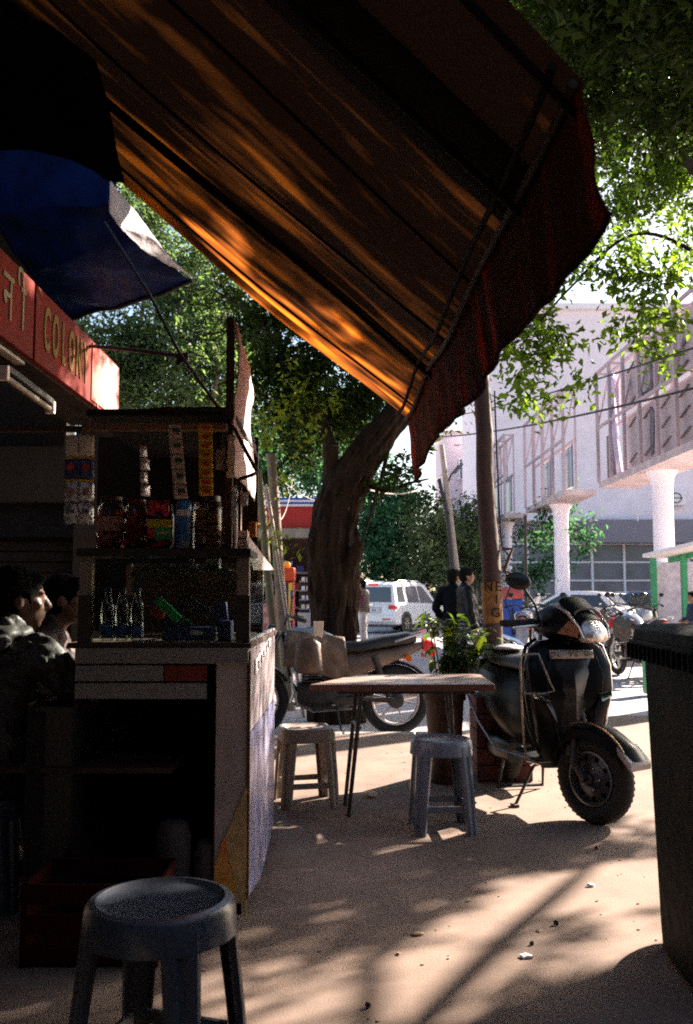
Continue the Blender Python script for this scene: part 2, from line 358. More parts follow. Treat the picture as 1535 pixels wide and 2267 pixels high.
for zi, (z0, z1) in enumerate(((0.9, 2.0), (2.0, 3.05), (3.05, 4.1))):
    for xi in range(8):
        x0 = 8.6 + xi*1.85
        part('pane', B().box((x0+0.9, 52.6, (z0+z1)/2), (1.75, 0.04, z1-z0-0.08)), gz, bw, world=True)
mf = B()
for xi in range(9): mf.box((8.6+xi*1.85, 52.5, 2.5), (0.12, 0.14, 3.3))
for z in (0.86, 2.0, 3.05, 4.1): mf.box((16, 52.52, z), (14.9, 0.1, 0.09))
part('glazing_frame', mf, M_['white'], bw, world=True)
for px in (1310, 1412):
    q = P(px, 1140, 51); part('roof_rod', B().box((q.x, 51, 5.75), (0.07, 0.07, 0.9)), M_['white'], bw, world=True)
# wing to the left, further off, and the lilac block
bl = thing('lilac_building', 'pale lilac block with dark window openings seen left of the leaning wooden pole top', 'building', (9, 62, -0.15))
part('wall', B().box((9.6, 66, 6.1), (5.4, 8, 12.6)), mat('lilac_wall', (0.62, 0.54, 0.6), 0.7, var=0.05, bump=0.03), bl, world=True)
part('parapet', B().box((9.6, 65.8, 12.5), (5.7, 8.3, 0.25)), M_['white'], bl, world=True)
for (wx, wz) in ((8.2, 9.8), (10.4, 9.8), (8.2, 6.6), (10.4, 6.6), (8.3, 3.6)):
    f = part('window', B().box((wx, 61.97, wz), (1.0, 0.12, 1.5)), M_['white'], bl, world=True); part('pane', B().box((wx, 61.88, wz), (0.8, 0.06, 1.3)), gz, f, world=True)
bm = thing('stepped_building', 'white stepped building wing with upper windows, behind the second billboard frame', 'building', (13, 58, -0.15))
part('wall', B().box((15.3, 60, 6.8), (6.4, 6, 14)), M_['white'], bm, world=True)
for (wx, wz) in ((13.2, 11.2), (15.6, 11.2), (13.4, 8.2), (15.8, 8.2)):
    f = part('window', B().box((wx, 56.96, wz), (1.5, 0.12, 1.7)), M_['pinkw'], bm, world=True); part('pane', B().box((wx, 56.87, wz), (1.25, 0.06, 1.45)), gz, f, world=True)
ac = solo('air_conditioner', B().box((P(1505, 1100, 50.8).x, 51.6, P(1505, 1100, 50.8).z), (1.1, 0.6, 0.85)), M_['white'], 'white air conditioner unit on the white building wall beside the nearest column', 'air conditioner', bevel=0.04)
part('fan_grille', B().torus((0, -0.32, 0.42), 0.28, 0.03, 'Y', 20, 6).box((0, -0.31, 0.42), (0.7, 0.02, 0.05)), M_['dsteel'], ac)
# hedge in front of the glazing
hg = solo('hedge', B().box((14, 46, 0.25), (13, 0.7, 0.8)), M_['leafd'], 'long low clipped hedge in front of the glazed ground floor', 'hedge')
crown(hg, [((8+i*1.0, 46, 0.35), (0.7, 0.5, 0.55)) for i in range(13)], 5000, 0.16, M_['leaff'], 5, name='foliage')
# ---- billboard towers on mushroom columns
def tower(x0, x1, y0, y1, zb, zt, cx, cyy, cr, label, det):
    t = thing('billboard_tower', label, 'billboard', (cx, cyy, -0.15), group='billboard frames on round columns')
    part('column', B().lathe([(cr*1.05, -0.15), (cr, 0.6), (cr*0.97, zb-1.1), (cr*1.0, zb-0.6), (cr*1.15, zb-0.35), (cr*1.5, zb-0.2), (cr*1.55, zb-0.16)], (cx, cyy, 0), 28), M_['pinkw'], t, world=True)
    part('platform', B().box(((x0+x1)/2, (y0+y1)/2, zb-0.06), (x1-x0, y1-y0, 0.2)), mat('stained_soffit', (0.5, 0.4, 0.4), 0.8, var=0.2, sc=2), t, world=True)
    n = max(3, int((y1-y0)/1.35)); H = zt-zb
    for k in range(n+1):
        y = y0 + (y1-y0)*k/n
        part('frame_post', B().box((x0, y, zb+H/2+0.04), (0.09, 0.09, H)), M_['lattice'], t, world=True)
        part('frame_post', B().box((x0+0.4, y, zb+H/2+0.04), (0.06, 0.06, H)), M_['lattice'], t, world=True)
        part('frame_strut', B().bar((x0, y, zb+H*0.5), (x0+0.4, y, zt), 0.05), M_['lattice'], t, world=True)
        part('frame_strut', B().bar((x0, y, zt), (x0+0.4, y, zt), 0.06), M_['lattice'], t, world=True)
    for z in (zb+H*0.5, zt):
        for xx in (x0, x0+0.4): part('frame_rail', B().box((xx, (y0+y1)/2, z), (0.075, y1-y0+0.1, 0.085)), M_['lattice'], t, world=True)
    if det == 1:
        pm = mat('old_poster', (0.42, 0.33, 0.33), 0.8, var=0.12, sc=3); dk = mat('poster_ink', (0.14, 0.12, 0.15), 0.8, var=0.3)
        L_ = (y1-y0)/n
        def pane(y, yy, z0, z1, m, dx=0.25, nm='poster_panel'): return part(nm, B().box((x0+dx, (y+yy)/2, (z0+z1)/2), (0.05, yy-y, z1-z0)), m, t, world=True)
        pane(y1-L_*0.85, y1-0.15, zb+0.1, zb+H*0.42, mat('backing_brown', (0.16, 0.13, 0.11), 0.9))
        pane(y1-L_*0.9, y1-0.1, zb+H*0.5, zt-0.3, M_['pinkw'], 0.35)
        b2 = B().grid(lambda u, v: V(x0+0.14+0.1*sin(u*5), y1-0.9-u*0.75-0.55*v*v, zt-0.3-v*(H-0.35)), 8, 12); part('loose_sheet', b2, mat('lilac_sheet', (0.62, 0.5, 0.66), 0.6, var=0.04), t, world=True, solid=0.01)
        yy = y1-2.2
        for k in range(8):
            pn = pane(yy-1.22, yy, zb+0.12, zb+H*0.47, pm); pn2 = pane(yy-1.22, yy, zb+H*0.53, zt-0.1-0.35*(k == 0), pm)
            for r_ in range(3):
                for zz in (zb+0.35+r_*0.5, zb+H*0.56+r_*0.5):
                    if k in (0, 1) and r_ == 1: continue
                    part('poster_lettering', B().bar((x0+0.2, yy-0.3, zz-0.06), (x0+0.2, yy-0.9, zz+0.12), 0.02, 0.08 if k % 2 else 0.05, up=(1, 0, 0)), dk, t, world=True)
            if k == 1:
                arc = [V(x0+0.18, yy-0.6+0.5*cos(a), zb+H*0.66+0.42*sin(a)) for a in np.linspace(0.6*pi, 1.75*pi, 12)]
                part('poster_letter', B().tube(arc, 0.06, 6), dk, t, world=True)
                part('poster_ink_patch', B().prism([(x0+0.19, yy-0.75, zb+0.2), (x0+0.19, yy-0.95, zb+0.25), (x0+0.19, yy-1.1, zb+1.3), (x0+0.19, yy-0.85, zb+1.5), (x0+0.19, yy-0.7, zb+0.9)], (0.01, 0, 0)), dk, t, world=True)
            yy -= 1.32
    else:
        for k in range(n):
            y = y0 + (y1-y0)*(k+0.5)/n
            if k % 2 == 0: part('panel', B().box((x0+0.3, y, zb+H*0.25), (0.05, (y1-y0)/n-0.1, H*0.42)), gz, t, world=True)
    return t
tower(7.82, 9.0, 14.5, 28, 4.6, 8.05, 8.38, 24, 0.27, 'nearest billboard frame full of torn posters on a thick round pinkish white column', 1)
tower(7.2, 8.25, 29.9, 36.4, 4.6, 8.0, 7.8, 33, 0.27, 'empty middle billboard frame on a round white column, between the nearest and the farthest frames', 0)
tower(6.75, 7.7, 38.6, 43.4, 4.6, 8.0, 7.2, 41, 0.26, 'farthest and smallest billboard frame, just right of the leaning brown pole', 0)
# green-posted booth by the nearest column
bo = thing('booth', 'white booth with green corner posts and a pale slanted roof by the nearest column', 'booth', (8.9, 24.5, -0.15))
for px, y0_, Yy in ((1446, 1235, 23.2), (1513, 1222, 22.0)):
    q = P(px, y0_, Yy); part('post', B().box((q.x, Yy, (q.z-0.15)/2), (0.13, 0.13, q.z+0.15)), M_['green'], bo, world=True)
part('roof', B().bar(P(1480, 1232, 22.6), P(1700, 1180, 20.0), 1.7, 0.09, up=(0, 0, 1)), M_['white'], bo, world=True)
part('wall_panel', B().box((P(1500, 1300, 22.6).x+1.0, 23.3, 0.95), (2.6, 0.06, 2.1)), mat('booth_panel', (0.55, 0.5, 0.6), 0.6), bo, world=True)
part('roof_trim', B().bar(P(1482, 1240, 22.5), P(1700, 1190, 19.9), 0.1, 0.14), M_['green'], bo, world=True)
# ---- red shop behind the tree
rs = thing('red_shop', 'small roadside shop with a red fascia and blue and white striped roof edge', 'shop', (-1.2, 17.5, -0.15))
fx0, fx1 = P(520, 1100, 17).x, P(772, 1100, 17).x; cxx = (fx0+fx1)/2; W_ = fx1-fx0
z1, z2, z3, z4 = P(0, 1103, 17).z, P(0, 1122, 17).z, P(0, 1172, 17).z, P(0, 1192, 17).z
for k, (c_, nm) in enumerate(((M_['blue'], 'blue_stripe'), (M_['white'], 'white_stripe'), (M_['blue'], 'blue_stripe'), (M_['white'], 'white_stripe'))):
    h = (z1-z2)/4; part(nm, B().box((cxx, 16.97, z1-h*(k+0.5)), (W_+0.1, 0.14, h-0.002)), c_, rs, world=True)
part('fascia', B().box((cxx, 17.0, (z2+z3)/2), (W_, 0.12, z2-z3)), mat('red_fascia', (0.42, 0.02, 0.012), 0.5, var=0.08, bump=0.02), rs, world=True)
part('fascia_mark', B().torus((fx0+0.55, 16.93, (z2+z3)/2-0.02), 0.13, 0.02, 'Y', 24, 6).torus((fx0+0.75, 16.93, (z2+z3)/2-0.05), 0.09, 0.016, 'Y', 20, 6), mat('faded_pink', (0.6, 0.2, 0.16), 0.6), rs, world=True)
part('awning_lip', B().box((cxx, 16.9, (z3+z4)/2), (W_, 0.3, z3-z4)), mat('lip_grey', (0.3, 0.25, 0.2), 0.8), rs, world=True)
part('roof', B().box((cxx, 18.4, z1-0.15), (W_, 2.7, 0.08)), M_['white'], rs, world=True)
part('back_wall', B().box((cxx, 19.2, 1.1), (W_, 0.1, 2.5)), M_['dwood'], rs, world=True)
for xx in (fx0+0.05, fx1-0.05): part('side_wall', B().box((xx, 18.2, 1.1), (0.08, 2.1, 2.5)), M_['dwood'], rs, world=True)
for k, zz in enumerate((0.9, 1.25, 1.6)):
    part('shelf', B().box((cxx+0.1, 18.6, zz), (W_-0.3, 0.5, 0.04)), mat('shelf_grey', (0.3, 0.28, 0.26), 0.7), rs, world=True)
rr = random.Random(4)
for k, zz in enumerate((0.92, 1.27, 1.62)):
    x = fx0+0.3
    while x < fx1-0.35:
        w_ = rr.uniform(0.07, 0.16); h = rr.uniform(0.12, 0.26)
        solo('packet', B().box((x+w_/2, 18.5, zz+h/2+0.002), (w_*0.9, 0.12, h)), rr.choice([M_['redp'], M_['cream'], M_['bluep'], M_['yellow'], M_['greenp'], M_['foil'], M_['dwood']]), 'packaged goods standing on the dark shelves of the red shop', 'packet', group='goods on the red shop shelves')
        x += w_+rr.uniform(0.01, 0.12)
cn = thing('shop_counter', 'white and grey shop counter with a rack of small goods beside the tree trunk', 'counter', (P(700, 1300, 16.2).x, 16.2, -0.15))
part('counter_body', B().box((0, 0, 0.5), (0.62, 0.5, 1.0)), mat('counter_white', (0.5, 0.45, 0.44), 0.6, var=0.15), cn)
part('rack_frame', B().box((0, 0.1, 1.3), (0.6, 0.3, 0.6)), M_['dsteel'], cn)
for k in range(4):
    part('rack_shelf', B().box((0, -0.1, 1.06+k*0.16), (0.58, 0.12, 0.02)), mat('shelf_grey', (0.3, 0.28, 0.26)), cn)
    for j in range(6): part('rack_item', B().box((-0.22+j*0.085, -0.12, 1.105+k*0.16), (0.06, 0.05, 0.07)), [M_['cream'], M_['foil'], M_['white']][(j+k) % 3], cn)
jr = thing('jar', 'pale jar with pinkish contents standing on the shop counter', 'jar', (P(690, 1345, 15.9).x+0.05, 15.95, 0.855)); jr.location.y = 16.1
part('jar_body', B().lathe([(0.09, 0), (0.1, 0.02), (0.1, 0.2), (0.06, 0.25)], (0, 0, 0), 16), mat('pale_jar', (0.6, 0.42, 0.45), 0.2), jr)
part('lid', B().lathe([(0.062, 0.25), (0.065, 0.3)], (0, 0, 0), 16), M_['white'], jr)
vx = P(632, 1300, 15).x
vm = thing('drinks_cooler', 'narrow red drinks cooler with a yellow crown on top beside the red shop', 'cooler', (vx, 15, -0.15))
part('cabinet', B().box((0, 0, 0.85), (0.3, 0.45, 1.35)), M_['red'], vm, bevel=0.02)
part('top_box', B().box((0, -0.02, 1.64), (0.32, 0.47, 0.22)), mat('orange_red', (0.6, 0.06, 0.01), 0.4), vm, bevel=0.02)
part('crown_ornament', B().ball((0.02, 0, 1.8), (0.07, 0.05, 0.06)), M_['yellow'], vm)
part('door', B().box((0.03, -0.235, 1.12), (0.2, 0.02, 0.75)), mat('navy_door', (0.03, 0.03, 0.12), 0.3), vm)
part('yellow_trim', B().box((0.1, -0.25, 1.2), (0.06, 0.02, 0.6)), M_['yellow'], vm)
part('advert_panel', B().box((-0.02, -0.24, 0.4), (0.2, 0.02, 0.38)), M_['cream'], vm)
bb = solo('banner_board', B().box((P(602, 1300, 14.6).x, 14.6, 0.55), (0.32, 0.05, 0.95)), mat('banner_print', (0.6, 0.35, 0.3), 0.5, var=0.7, sc=9, col2=(0.5, 0.03, 0.03), c2=0.5), 'leaning printed sign board in red and white beside the drinks cooler', 'sign board', bevel=0.005)
# ---- poles and wires
def pole(p0, p1, r0, r1, label, cat='pole', m=None, name='utility_pole', group=None, wob=0.02):
    p0, p1 = Vector(p0), Vector(p1); n = 9; path = []
    for k in range(n):
        t = k/(n-1); path.append(p0.lerp(p1, t) + V(noise.noise(V(t*3, p0.x, 1))*wob, noise.noise(V(t*3, p0.x, 5))*wob, 0))
    return solo(name, B().tube(path, [r0+(r1-r0)*k/(n-1) for k in range(n)], 10), m or M_['bark2'], label, cat, group)
def bpole(px0, py0, px1, py1, Y, r0, r1, label, zg=-0.15, **k):
    a = P(px1, py1, Y); c = P(px0, py0, Y); d = c-a; t = (zg-a.z)/d.z; return pole(a+d*t, a, r0, r1, label, **k)
conc = mat('grey_concrete_pole', (0.4, 0.34, 0.3), 0.85, var=0.2, sc=10, bump=0.2)
sp = bpole(1012, 1280, 978, 985, 22, 0.12, 0.06, 'leaning pale concrete street lamp pole behind the two men in black', m=conc, name='street_lamp_pole', cat='street lamp')
q0 = P(985, 1085, 22)-Vector(sp.location)
part('lamp_arm', B().tube([q0, P(1000, 1050, 22)-Vector(sp.location), P(1016, 1030, 22)-Vector(sp.location)], 0.025, 6), M_['dsteel'], sp)
part('lamp_head', B().bar(P(1006, 1048, 22)-Vector(sp.location), P(1024, 1026, 22)-Vector(sp.location), 0.1, 0.07), mat('lamp_grey', (0.12, 0.14, 0.18), 0.4), sp)
for dx in (0.18,): part('cable_bundle', B().tube([P(972, 1060, 22)-Vector(sp.location), P(990, 1140, 21.9)-Vector(sp.location), P(997, 1200, 21.9)-Vector(sp.location), P(1003, 1275, 21.9)-Vector(sp.location)], 0.05, 6), M_['wire'], sp)
bpole(622, 1300, 600, 1005, 10.5, 0.07, 0.055, 'thick pale wooden pole, rightmost upright of the pole cluster right of the kiosk', group='wooden poles right of the kiosk')
bpole(597, 1300, 571, 1040, 10.2, 0.05, 0.045, 'greenish wooden pole, leftmost of the pole cluster right of the kiosk', group='wooden poles right of the kiosk', m=mat('mossy_bark', (0.16, 0.14, 0.08), 0.9))
bpole(638, 1370, 590, 1075, 9.9, 0.022, 0.02, 'thin bright bamboo stick leaning in front of the wooden poles', group='wooden poles right of the kiosk', m=mat('bamboo', (0.45, 0.34, 0.26), 0.6))
def wire(a, c, r, label, sag=0.3, n=24, m=None):
    a, c = Vector(a), Vector(c); return solo('cable', B().tube([a.lerp(c, k/(n-1)) - V(0, 0, sag*4*(k/(n-1))*(1-k/(n-1))) for k in range(n)], r, 6), m or M_['wire'], label, 'cable')
wire(P(960, 968, 22), P(1620, 838, 9), 0.016, 'thick black overhead cable crossing below the billboards', 0.12)
wire(P(980, 925, 22), P(1620, 742, 9), 0.012, 'thin upper overhead cable crossing the top of the nearest billboard', 0.1)
wire(P(985, 1045, 22), P(820, 1085, 16), 0.014, 'pale cable hanging from the street lamp pole towards the tree', 0.25, m=conc)
wire(P(600, 1040, 10.5), P(760, 1110, 12), 0.006, 'thin pale wire running from the wooden poles past the tree', 0.15, m=conc)
wire(P(600, 1120, 10.4), P(650, 1050, 12), 0.006, 'short looping pale wire beside the wooden poles', 0.35, m=conc)
# ---- bins behind
def bin_unit():
    g = P(1130, 1400, 20); t = thing('litter_bin', 'blue litter bin with a red hood on a stand right of the leaning pole', 'litter bin', (g.x, 20, -0.15))
    part('bin_body', B().box((0, 0, 0.78), (0.46, 0.42, 0.86), taper=1.06), M_['blue'], t, bevel=0.02)
    part('hood', B().loft([[V(x_, y_, z_) for (x_, y_) in ((-0.26*s_, -0.24*s_), (0.26*s_, -0.24*s_), (0.26*s_, 0.24*s_), (-0.26*s_, 0.24*s_))] for z_, s_ in ((1.22, 1.05), (1.3, 1.08), (1.44, 0.85), (1.47, 0.7))]), mat('faded_red', (0.55, 0.1, 0.08), 0.5), t, bevel=0.02)
    part('handle', B().tube([(0.02, -0.23, 1.0), (0.04, -0.27, 0.9), (0.03, -0.27, 0.6), (0.02, -0.23, 0.45)], 0.028, 6), M_['black'], t)
    for s_ in (-1, 1): part('leg', B().box((s_*0.2, 0, 0.17), (0.05, 0.05, 0.36)), M_['dsteel'], t)
    return t
b1 = bin_unit()
t = thing('striped_bin', 'narrow green and white striped bin under the red hood left of the blue bin', 'litter bin', (P(1108, 1400, 20.1).x, 20.15, -0.15))
part('bin_body', B().box((0, 0, 0.78), (0.28, 0.4, 0.86)), mat('teal', (0.02, 0.22, 0.25), 0.5), t)
for dx in (-0.05, 0.07): part('stripe', B().box((dx, -0.205, 0.78), (0.035, 0.01, 0.84)), M_['white'], t)
part('hood', B().box((0.02, 0, 1.32), (0.3, 0.42, 0.2), taper=0.8), mat('faded_red', (0.5, 0.1, 0.08)), t, bevel=0.03)
for s_ in (-1, 1): part('leg', B().box((s_*0.1, 0, 0.17), (0.04, 0.04, 0.36)), M_['dsteel'], t)
# ================================================================ SHOP SIDE, LEFT
lw = thing('shop_building', 'dark shop building with a grey lintel and rolled shutter at the left edge', 'building', (-2.6, 6.2, 0))
dwm = mat('sooty_plaster', (0.03, 0.024, 0.018), 0.9, var=0.2, sc=3, bump=0.3)
part('side_wall', B().box((-3.15, 2.4, 2.6), (0.2, 9.4, 5.2)), dwm, lw, world=True)
part('front_wall', B().box((-2.75, 6.6, 3.6), (1.45, 0.2, 3.3)), dwm, lw, world=True)
part('lintel', B().box((-2.5, 6.38, 1.99), (1.33, 0.25, 0.38)), mat('grey_plaster', (0.05, 0.04, 0.03), 0.9, var=0.15, sc=3, bump=0.2), lw, world=True)
part('shutter_box', B().box((-2.5, 6.5, 1.68), (1.33, 0.2, 0.24)), M_['black'], lw, world=True)
for k in range(20): part('shutter_slat', B().box((-2.42, 6.5, 1.5-k*0.075), (1.06, 0.03, 0.068)), mat('shutter_brown', (0.025, 0.018, 0.012), 0.8, 0.0), lw, world=True, bevel=0.006)
part('shutter_backing', B().box((-2.45, 6.56, 0.8), (1.2, 0.03, 1.6)), M_['black'], lw, world=True)
part('jamb', B().box((-1.66, 6.42, 1.15), (0.48, 0.2, 2.3)), mat('grey_plaster', (0.2, 0.17, 0.13)), lw, world=True)
part('roof_slab', B().box((-3.4, 1.5, 4.9), (1.6, 10, 0.15)), dwm, lw, world=True)
# sign box
sg = thing('shop_sign', 'long red signboard lettered COLONY with a far end painted pale as sunlit, hung under the blue tarpaulin', 'sign', (-1.68, 4.8, 2.35))
redsign = mat('red_sign_paint', (0.15, 0.016, 0.008), 0.75, var=0.35, sc=5, bump=0.1, spec=0.12, col2=(0.13, 0.014, 0.008), c2=0.6)
part('front_panel', B().box((-1.63, 5.44, 2.55), (0.06, 1.72, 0.4)), redsign, sg, world=True, bevel=0.004)
part('front_panel', B().box((-1.63, 3.6, 2.55), (0.06, 1.9, 0.4)), redsign, sg, world=True, bevel=0.004)
part('painted_sunlit_end', B().box((-1.596, 5.93, 2.55), (0.008, 0.66, 0.36)), mat('sunlit_end_paint', (0.5, 0.38, 0.32), 0.6, var=0.25, sc=4, spec=0.1, col2=(0.4, 0.07, 0.05), c2=0.5), sg, world=True, label='far end of the sign face painted pale as sunlit')  # pale tint painted in for sunlight on the far end
part('panel_seam', B().box((-1.6, 5.75, 2.55), (0.012, 0.02, 0.4)), mat('seam_red', (0.3, 0.05, 0.03)), sg, world=True)
part('box_body', B().box((-1.77, 4.5, 2.55), (0.215, 3.58, 0.395)), dwm, sg, world=True)
part('soffit', B().box((-1.78, 4.5, 2.342), (0.3, 3.6, 0.012)), mat('dusty_soffit', (0.04, 0.03, 0.024), 0.95, spec=0.05), sg, world=True)
part('soffit_strip', B().box((-1.665, 3.6, 2.33), (0.05, 1.9, 0.02)), mat('pale_strip', (0.45, 0.38, 0.3)), sg, world=True)
gold = mat('gold_lettering', (0.2, 0.11, 0.02), 0.6, var=0.3, spec=0.1)
for k, ch in enumerate('COLONY'):
    text('letter', ch, 0.33, (-1.597, 4.74+k*0.145, 2.55), (0, 1, 0), (0, 0, 1), gold, sg, 0.004, sx=0.42, bold=0.008)
for k, ch in enumerate(('\u0928', '\u0940')):
    text('letter', ch, 0.34, (-1.597, 4.18+k*0.2, 2.55), (0, 1, 0), (0, 0, 1), mat('dark_gold', (0.2, 0.13, 0.05)), sg, 0.004, sx=0.7)
tl = thing('tube_light', 'unlit fluorescent tube fitting fixed under the shop sign', 'tube light', tuple(P(60, 860, 4.6)))
a_, c_ = P(8, 826, 4.35), P(112, 902, 5.15)
part('batten', B().bar(a_+V(0, 0, 0.03), c_+V(0, 0, 0.03), 0.045, 0.03), M_['dsteel'], tl, world=True)
part('tube', B().tube([a_-V(0, 0, .012), c_-V(0, 0, .012)], 0.016, 12), mat('tube_glass', (0.22, 0.17, 0.12), 0.4, bump=0), tl, world=True)
for q in (a_, c_): part('tube_holder', B().box(q, (0.05, 0.03, 0.07)), M_['cream'], tl, world=True)
# blue tarpaulin
rows = [[P(150, 706, 5.85), P(290, 668, 5.6), P(427, 622, 5.4)],
        [P(60, 600, 5.2), P(190, 545, 5.0), P(330, 540, 5.05)],
        [P(-20, 480, 4.9), P(120, 440, 4.8), P(250, 452, 4.75)],
        [P(-120, 300, 4.9), P(90, 270, 4.9), P(262, 383, 4.8)],
        [P(-200, 60, 4.9), P(200, 230, 4.9), P(720, 640, 5.3)],  # hidden right-hand extension of the tarpaulin, added to shade the near sign
        [P(-200, -60, 4.9), P(260, 30, 4.9), P(900, 400, 5.3)]]
def bez(rows, u, v):
    def lin(r, t):
        t *= len(r)-1; i = min(int(t), len(r)-2); f = t-i; return r[i].lerp(r[i+1], f)
    v *= len(rows)-1; j = min(int(v), len(rows)-2); f = v-j; f = f*f*(3-2*f)*0.5+f*0.5
    return lin(rows[j], u).lerp(lin(rows[j+1], u), f)
def tarpf(u, v):
    p = bez(rows, u, v); return p + V(0, 0, 0.02*noise.noise(p*4) + 0.006*sin(v*40+u*9) + 0.012*noise.noise(p*11) - 0.05*sin(pi*u)*sin(pi*min(1, v*1.5)))
tarpm = mat('blue_tarp_cloth', (0.002, 0.013, 0.08), 0.55, var=0.5, sc=4, bump=0.35, bsc=9, transl=0.14, spec=0.12, tcol=(0.0, 0.022, 0.18))
bt = thing('blue_tarpaulin', 'dark blue tarpaulin stretched above the red signboard with a folded grey corner', 'tarpaulin', tuple(P(150, 706, 5.85)))
part('cloth', B().grid(tarpf, 50, 90), tarpm, bt, world=True, solid=0.004)
fl = [[P(246, 400, 4.62), P(262, 425, 4.75), P(300, 470, 4.9)], [P(244, 470, 4.68), P(275, 510, 4.8), P(345, 530, 5.0)], [P(262, 500, 4.75), P(318, 556, 4.95), P(385, 580, 5.2)], [P(330, 560, 5.0), P(380, 592, 5.2), P(428, 616, 5.37)]]
part('folded_corner', B().grid(lambda u, v: bez(fl, u, v) + V(0, -0.02, 0.012*noise.noise(V(u*9, v*9, 3))), 16, 24), mat('grey_tarp_back', (0.5, 0.44, 0.44), 0.6, var=0.25, sc=9, bump=0.5, bsc=14, transl=0.35), bt, world=True, label='grey silvery underside of the folded corner', solid=0.004)
part('hem_rope', B().tube([tarpf(u/12, 0)+V(0, 0, -0.01) for u in range(13)], 0.012, 6), M_['wire'], bt, world=True)
solo('rope', B().tube([P(232, 492, 4.3), P(330, 650, 4.0), P(400, 785, 3.8), P(500, 925, 3.42), P(520, 950, 3.25), P(548, 1005, 3.22), P(569, 1043, 3.2), P(562, 1050, 3.2), P(530, 1061, 3.22)], 0.007, 8), M_['wire'], 'dark rope running from the blue tarpaulin down to the kiosk roof corner', 'rope')
ib = thing('iron_bracket', 'thin dark iron bracket with a clamp crossing in front of the foliage', 'bracket', tuple(P(300, 776, 4.0)))
part('rod', B().tube([P(200, 766, 5.6), P(300, 776, 4.4), P(415, 790, 3.85)], 0.011, 8), M_['wire'], ib, world=True)
part('clamp', B().box(P(405, 792, 3.83), (0.05, 0.03, 0.03)), M_['wire'], ib, world=True)
part('rod_tail', B().bar(P(392, 806, 3.83), P(418, 786, 3.84), 0.018), M_['wire'], ib, world=True)
# added black sheet standing in for deep shade between shop wall and awning
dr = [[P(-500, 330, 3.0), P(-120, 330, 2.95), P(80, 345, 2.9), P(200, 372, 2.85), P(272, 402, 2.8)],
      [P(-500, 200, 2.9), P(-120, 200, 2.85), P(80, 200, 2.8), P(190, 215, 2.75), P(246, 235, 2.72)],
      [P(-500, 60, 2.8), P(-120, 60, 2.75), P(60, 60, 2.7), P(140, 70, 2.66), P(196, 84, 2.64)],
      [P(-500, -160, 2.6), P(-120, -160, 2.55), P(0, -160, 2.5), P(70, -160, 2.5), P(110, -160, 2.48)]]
solo('shade_sheet', B().grid(lambda u, v: (lambda p: p + V(0.015*noise.noise(p*7), 0.03*sin(u*9+v*5), 0.012*noise.noise(p*12)))(bez(dr, u, v)), 40, 40), mat('shade_black', (0.006, 0.005, 0.005), 0.95, var=0.4, spec=0.03), 'black sheet added as deep shade in the top left corner between awning and blue tarpaulin', 'cloth', solid=0.004)
# ================================================================ AWNING
A_ = P(908, 930, 4.35); Bn = P(1298, 190, 1.51); C_ = P(270, 390, 3.65)
SL = (C_ - A_)*1.75
EDGE = Bn - A_
def awn(s, t):
    """s along the eave from far corner to near corner, t up the slope"""
    p = A_ + EDGE*s + SL*t
    bay = abs(math.sin(s*pi*3.0)); sag = -0.07*bay*sin(pi*min(1, t*1.2))
    w = 0.018*noise.noise(V(s*16, t*2.2, 0))*min(1, t*8) + 0.012*noise.noise(V(s*40, t*3, 4))*min(1, t*8) + 0.03*noise.noise(V(s*5, t*3, 9))
    p = p + V(0, 0, sag + w)
    if s < 0.02: p += V(0, 0, -0.05*sin(pi*min(1, t*1.2)))
    return p
aw = thing('awning', 'large sagging orange brown cloth awning overhead with a red hanging valance', 'awning', (A_.x, 3.2, 0))
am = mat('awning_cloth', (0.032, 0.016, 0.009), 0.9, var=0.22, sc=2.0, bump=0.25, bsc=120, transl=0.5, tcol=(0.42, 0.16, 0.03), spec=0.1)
# orange sun dapples painted as streaks into the translucent colour, fewer towards the near end
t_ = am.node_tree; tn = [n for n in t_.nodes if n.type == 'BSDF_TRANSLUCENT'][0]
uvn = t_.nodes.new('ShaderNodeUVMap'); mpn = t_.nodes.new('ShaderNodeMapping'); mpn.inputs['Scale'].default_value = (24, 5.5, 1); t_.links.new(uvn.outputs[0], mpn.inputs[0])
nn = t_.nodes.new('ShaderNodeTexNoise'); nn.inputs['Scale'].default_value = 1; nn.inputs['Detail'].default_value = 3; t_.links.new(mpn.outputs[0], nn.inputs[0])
rp = t_.nodes.new('ShaderNodeValToRGB'); sx_ = t_.nodes.new('ShaderNodeSeparateXYZ'); t_.links.new(uvn.outputs[0], sx_.inputs[0]); streak_fade = t_.nodes.new('ShaderNodeMath'); streak_fade.operation = 'MULTIPLY_ADD'; t_.links.new(sx_.outputs[0], streak_fade.inputs[0]); streak_fade.inputs[1].default_value = -0.27; t_.links.new(nn.outputs[0], streak_fade.inputs[2]); t_.links.new(streak_fade.outputs[0], rp.inputs[0])
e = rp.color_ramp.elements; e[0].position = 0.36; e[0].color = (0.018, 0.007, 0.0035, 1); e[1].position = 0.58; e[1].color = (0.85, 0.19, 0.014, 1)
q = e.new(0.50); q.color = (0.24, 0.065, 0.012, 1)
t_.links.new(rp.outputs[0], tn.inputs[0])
NU, NV = 150, 70
b = B().grid(lambda u, v: awn(u, v), NU, NV)
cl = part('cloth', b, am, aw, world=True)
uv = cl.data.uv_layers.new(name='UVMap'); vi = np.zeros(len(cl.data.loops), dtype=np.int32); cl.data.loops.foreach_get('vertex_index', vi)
uv.data.foreach_set('uv', np.stack([(vi % NU)/(NU-1), (vi//NU)/(NV-1)], 1).astype(np.float32).ravel())
